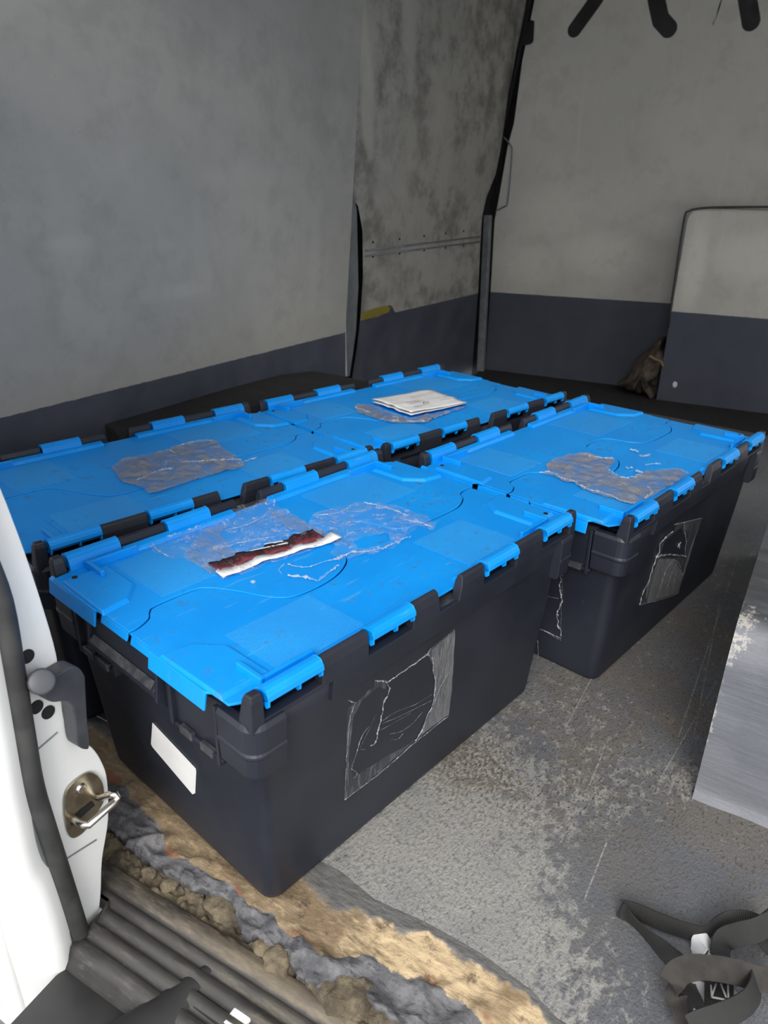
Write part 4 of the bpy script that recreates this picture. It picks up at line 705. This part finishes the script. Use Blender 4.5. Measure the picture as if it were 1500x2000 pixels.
for path, r0, r1 in [([(20, 310), (100, 330), (200, 370)], .002, .008), ([(330, 450), (450, 465), (560, 470)], .002, .007), ([(470, 410), (540, 440), (500, 470)], .002, .006), ([(650, 470), (760, 480), (880, 470)], .002, .007), ([(980, 440), (1180, 350)], .001, .004)]: bm = bmesh.new(); crumple(bm, L3(2, zC(path)), r0, r1, path[0][0]*.1); obj('film_crumple', bm, M['crinkle'], fC, True)
# folded paper on the far crate's lid: two leaves, slightly open at the fold
q = [np.array(p) for p in L(2, zC([(222, 262), (700, 428), (1388, 272), (925, 105)]))]
def leaf(lift0, lift1, shrink, z):
    n = 14; R_ = []
    for i in range(n+1):
        row = []
        for j in range(n+1):
            a, b = i/n, j/n; p = (q[0]*(1-a)+q[1]*a)*(1-b)+(q[3]*(1-a)+q[2]*a)*b; c_ = sum(q)/4; p = c_+(p-c_)*shrink
            row.append((p[0], p[1], z+lift0*(1-b)+lift1*b+.0022*noise.noise(Vector((a*5, b*5, z*90)))+.003*max(0, 1-abs(a-.55-b*.1)*9)))
        R_.append(row)
    return np.array(R_)
pr = rot(spots[2][0] + (0,)); pap = empty('folded_paper', (pr[0], pr[1], 0), -ang(2)); tag(pap, 'folded white paper sheet lying on the far crate lid in the corner', 'paper')
for k, (l0, l1, s_, z_) in enumerate(((.004, .0015, .985, .3585), (.010, .002, 1.0, .3610))):
    o = grid('leaf', leaf(l0, l1, s_, z_), M['white_paper'], pap); md = o.modifiers.new('thick', 'SOLIDIFY'); md.thickness = .0005
bm = bmesh.new(); lp = lambda a, b: tuple(leaf(.010, .002, 1.0, .3616)[int(a*14), int(b*14)])
def line(a0, b0, a1, b1, w):
    P0 = (q[0]*(1-a0)+q[1]*a0)*(1-b0)+(q[3]*(1-a0)+q[2]*a0)*b0; P1 = (q[0]*(1-a1)+q[1]*a1)*(1-b1)+(q[3]*(1-a1)+q[2]*a1)*b1; n_ = np.array([-(P1-P0)[1], (P1-P0)[0]]); n_ = n_/np.linalg.norm(n_)*w
    z0, z1 = .3645+.010*(1-b0)+.002*b0, .3645+.010*(1-b1)+.002*b1; loft(bm, [[(*(P0-n_), z0+e), (*(P1-n_), z1+e), (*(P1+n_), z1+e), (*(P0+n_), z0+e)] for e in (0, .0003)])
for a, b0, b1 in ((.30, .45, .75), (.36, .45, .6), (.55, .2, .45), (.60, .2, .5), (.66, .2, .42), (.80, .18, .40), (.84, .18, .3), (.72, .7, .9), (.25, .8, .92), (.60, .85, .95)): line(a, b0, a, b1, .0011)
obj('faint_print', bm, M['faint'], pap)
bm = bmesh.new(); c0 = (q[0]*.27+q[1]*.73)*.55+(q[3]*.27+q[2]*.73)*.45
loft(bm, [[(c0[0]+.011*math.cos(a)*k, c0[1]+.008*math.sin(a)*k, .3715) for a in np.linspace(0, 5.2, 18)] for k in (.72, 1.0)], False, False, False); obj('stamp_ring', bm, M['ink'], pap)
# ---------------------------------------------------------------- strap and rag
zS = lambda x, y: (1150+x*.23333, 1700+y*.23333)
def ribbon(name, pts, width, mat, parent, thick=.0016, n=10):
    """pts: (px, py, z, wx, wy, wz): zoom pixels of the strip's middle, its height, its width direction."""
    C_ = smooth([tuple(onz(*zS(p[0], p[1]), p[2])) for p in pts], n); D = smooth([p[3:6] for p in pts], n); bm = bmesh.new(); rows = []; N = len(C_)
    for i in range(N):
        d = Vector(C_[min(i+1, N-1)]-C_[max(i-1, 0)]).normalized(); w = Vector(D[i]); w = (w-d*w.dot(d)).normalized(); nn = d.cross(w)*thick/2; c_ = Vector(C_[i])
        rows.append([c_-w*width/2-nn, c_-nn, c_+w*width/2-nn, c_+w*width/2+nn, c_+nn, c_-w*width/2+nn])
    for r in rows:
        lo = min(v.z for v in r)
        if lo < .0006:
            for v in r: v.z += .0006-lo
    loft(bm, rows); ln = [0]
    for a, b in zip(C_, C_[1:]): ln.append(ln[-1]+float(np.linalg.norm(b-a)))
    o = obj(name, bm, mat, parent, True); sh = o.data.attributes.new('sharp_edge', 'BOOLEAN', 'EDGE'); sh.data.foreach_set('value', [e.vertices[0] % 6 == e.vertices[1] % 6 and e.vertices[0] % 6 in (0, 2, 3, 5) for e in o.data.edges]); ca = o.data.color_attributes.new('rib', 'FLOAT_COLOR', 'POINT')
    ca.data.foreach_set('color', np.array([[ln[i//6]*4, 0, 0, 1] for i in range(N*6)], np.float32).ravel()); return o
sb = onz(1420, 1900); strap = empty('webbing_strap', (sb[0], sb[1], 0)); tag(strap, 'tangled black webbing strap with white and pale blue tags on the floor', 'strap')
def rb(name, pts, width, mat):
    o = ribbon(name, pts, width, mat, None); o.data.transform(Matrix.Translation((-sb[0], -sb[1], 0))); o.parent = strap; return o
V_ = (0, 0, 1)
rb('webbing', [(760, 790, .012, .4, .7, .45), (640, 690, .012, .4, .7, .4), (480, 540, .012, .3, .8, .4), (330, 390, .012, .3, .8, .45), (262, 320, .014, .3, .5, .8)], .026, M['web'])
rb('webbing', [(262, 320, .014, .3, .4, .85), (400, 345, .016, .2, .2, .95), (600, 430, .018, .2, .1, .95), (800, 500, .018, .2, 0, 1), (950, 530, .018, .2, 0, 1), (1060, 470, .022, .4, 0, .9), (1200, 420, .028, .7, 0, .7), (1330, 420, .03, .8, 0, .5), (1450, 470, .03, .8, .1, .4), (1620, 560, .03, .8, .1, .3)], .024, M['web'])
rb('webbing', [(1100, 720, .012, -.3, 1, .3), (1105, 640, .018, -.4, .9, .3), (1160, 570, .03, .5, .7, .4), (1280, 530, .04, .8, .2, .5), (1400, 500, .045, .8, 0, .6), (1560, 420, .05, .8, 0, .6)], .026, M['web'])
rb('webbing', [(1500, 380, .03, .6, 0, .8), (1450, 500, .035, .8, .3, .4), (1480, 600, .03, .7, .4, .3), (1600, 700, .02, .7, .4, .3)], .026, M['web'])
rb('webbing', [(780, 1330, .012, .3, .6, .7), (760, 1150, .022, .2, .6, .7), (720, 1020, .034, .3, .6, .6), (700, 940, .044, .5, .5, .6), (760, 850, .052, .8, .2, .4), (900, 810, .055, .9, -.1, .3), (1060, 820, .055, .9, -.1, .3), (1220, 850, .05, .8, -.1, .4), (1360, 890, .042, .7, 0, .5), (1500, 920, .034, .7, 0, .5), (1640, 940, .03, .7, 0, .5)], .027, M['web_dust'])
rb('webbing', [(860, 1330, .03, .5, .3, .7), (980, 1270, .038, .5, .3, .75), (1180, 1190, .042, .4, .3, .8), (1320, 1110, .042, .3, .4, .8), (1390, 1010, .04, .2, .5, .8), (1400, 930, .036, .1, .5, .8)], .029, M['web'])
rb('webbing', [(820, 940, .030, .2, .9, .1), (860, 1040, .018, .2, .9, .1), (900, 1150, .008, .2, .9, .1), (960, 1260, .004, .2, .9, .1)], .022, M['web'])
se = rb('stitched_end', [(1090, 900, .016, .3, -.9, 0), (1090, 1000, .014, .3, -.9, 0), (1090, 1100, .010, .3, -.9, 0), (1090, 1180, .006, .3, -.9, 0)], .032, M['web'])
bm = bmesh.new()
def sp_(x, y, z): p = onz(*zS(x, y), z); return (p[0]-sb[0], p[1]-sb[1], p[2])
for a, b in (((1022, 960), (1030, 1060)), ((1030, 1060), (1165, 1085)), ((1165, 960), (1168, 1100)), ((1030, 1050), (1065, 950)), ((1150, 1060), (1105, 950))): tube(bm, [sp_(*a, .021), sp_(*b, .019)], .0011, 6)
obj('stitching', bm, M['thread'], se, True)
wt = rb('white_tag', [(905, 720, .008, .9, .3, 0), (915, 670, .012, .9, .3, 0), (940, 615, .016, .9, .2, .1), (985, 612, .016, .9, .2, .1), (1015, 660, .008, .9, .2, .1)], .026, M['white_paper']); wt['label'] = 'folded white care tag'
wt = rb('white_tag', [(935, 930, .006, .3, -.9, 0), (945, 1030, .005, .3, -.9, 0), (955, 1120, .004, .3, -.9, 0), (970, 1200, .003, .3, -.9, 0)], .020, M['white_paper']); wt['label'] = 'white woven tag strip'
for pts in ([(880, 1150), (965, 1215), (900, 1290), (830, 1280)], [(1200, 970), (1280, 1075), (1200, 1110)]):
    bm = bmesh.new(); loft(bm, [[sp_(x, y, z) for x, y in pts] for z in (.012, .0128)]); bt = obj('blue_tag', bm, M['tag_blue'], strap); bt['label'] = 'pale blue printed tag'
# rag stuffed behind the boxed cover
rgp = [(1203, 750), (1215, 742), (1232, 720), (1245, 700), (1262, 685), (1280, 668), (1292, 664), (1293, 690), (1300, 705), (1292, 722), (1286, 735), (1282, 755), (1274, 780), (1262, 772), (1246, 770), (1225, 762)]
cm = np.array(onz(1255, 745, .04)); bm = bmesh.new(); O_ = [np.array(at(x, y, nB, cX+.03)) for x, y in rgp]; cen = sum(O_)/len(O_); rings = []
for k, (s_, dx) in enumerate(((1.0, .10), (1.0, .02), (.88, -.03), (.66, -.06), (.40, -.075), (.15, -.08))):
    rg = []
    for p in smooth([tuple(p) for p in O_+[O_[0]]], 5)[:-1]:
        v = cen+(np.array(p)-cen)*s_; v = v+np.array([dx, 0, 0]); nz = noise.noise(Vector((v[0]*10, v[1]*55+v[2]*25, v[2]*14)))*.045*(k > 0)+noise.noise(Vector(v)*70)*.016; v = v+np.array([nz, nz*.3, 0]); rg.append((v[0], v[1], max(.006, v[2])))
    rings.append(rg)
loft(bm, rings); rag = obj('rag', bm, M['rag'], None, True); tag(rag, 'crumpled brown rag stuffed beside the boxed bulkhead cover', 'rag')
bm = bmesh.new(); tube(bm, [tuple(at(x, y, nB, cX-.07)) for x, y in smooth([(1268, 695), (1280, 702), (1290, 706), (1296, 716)], 4)], .006, 7); kn = obj('cord_knot', bm, plain('tan_cord', (.20, .14, .07), .9), rag, True)
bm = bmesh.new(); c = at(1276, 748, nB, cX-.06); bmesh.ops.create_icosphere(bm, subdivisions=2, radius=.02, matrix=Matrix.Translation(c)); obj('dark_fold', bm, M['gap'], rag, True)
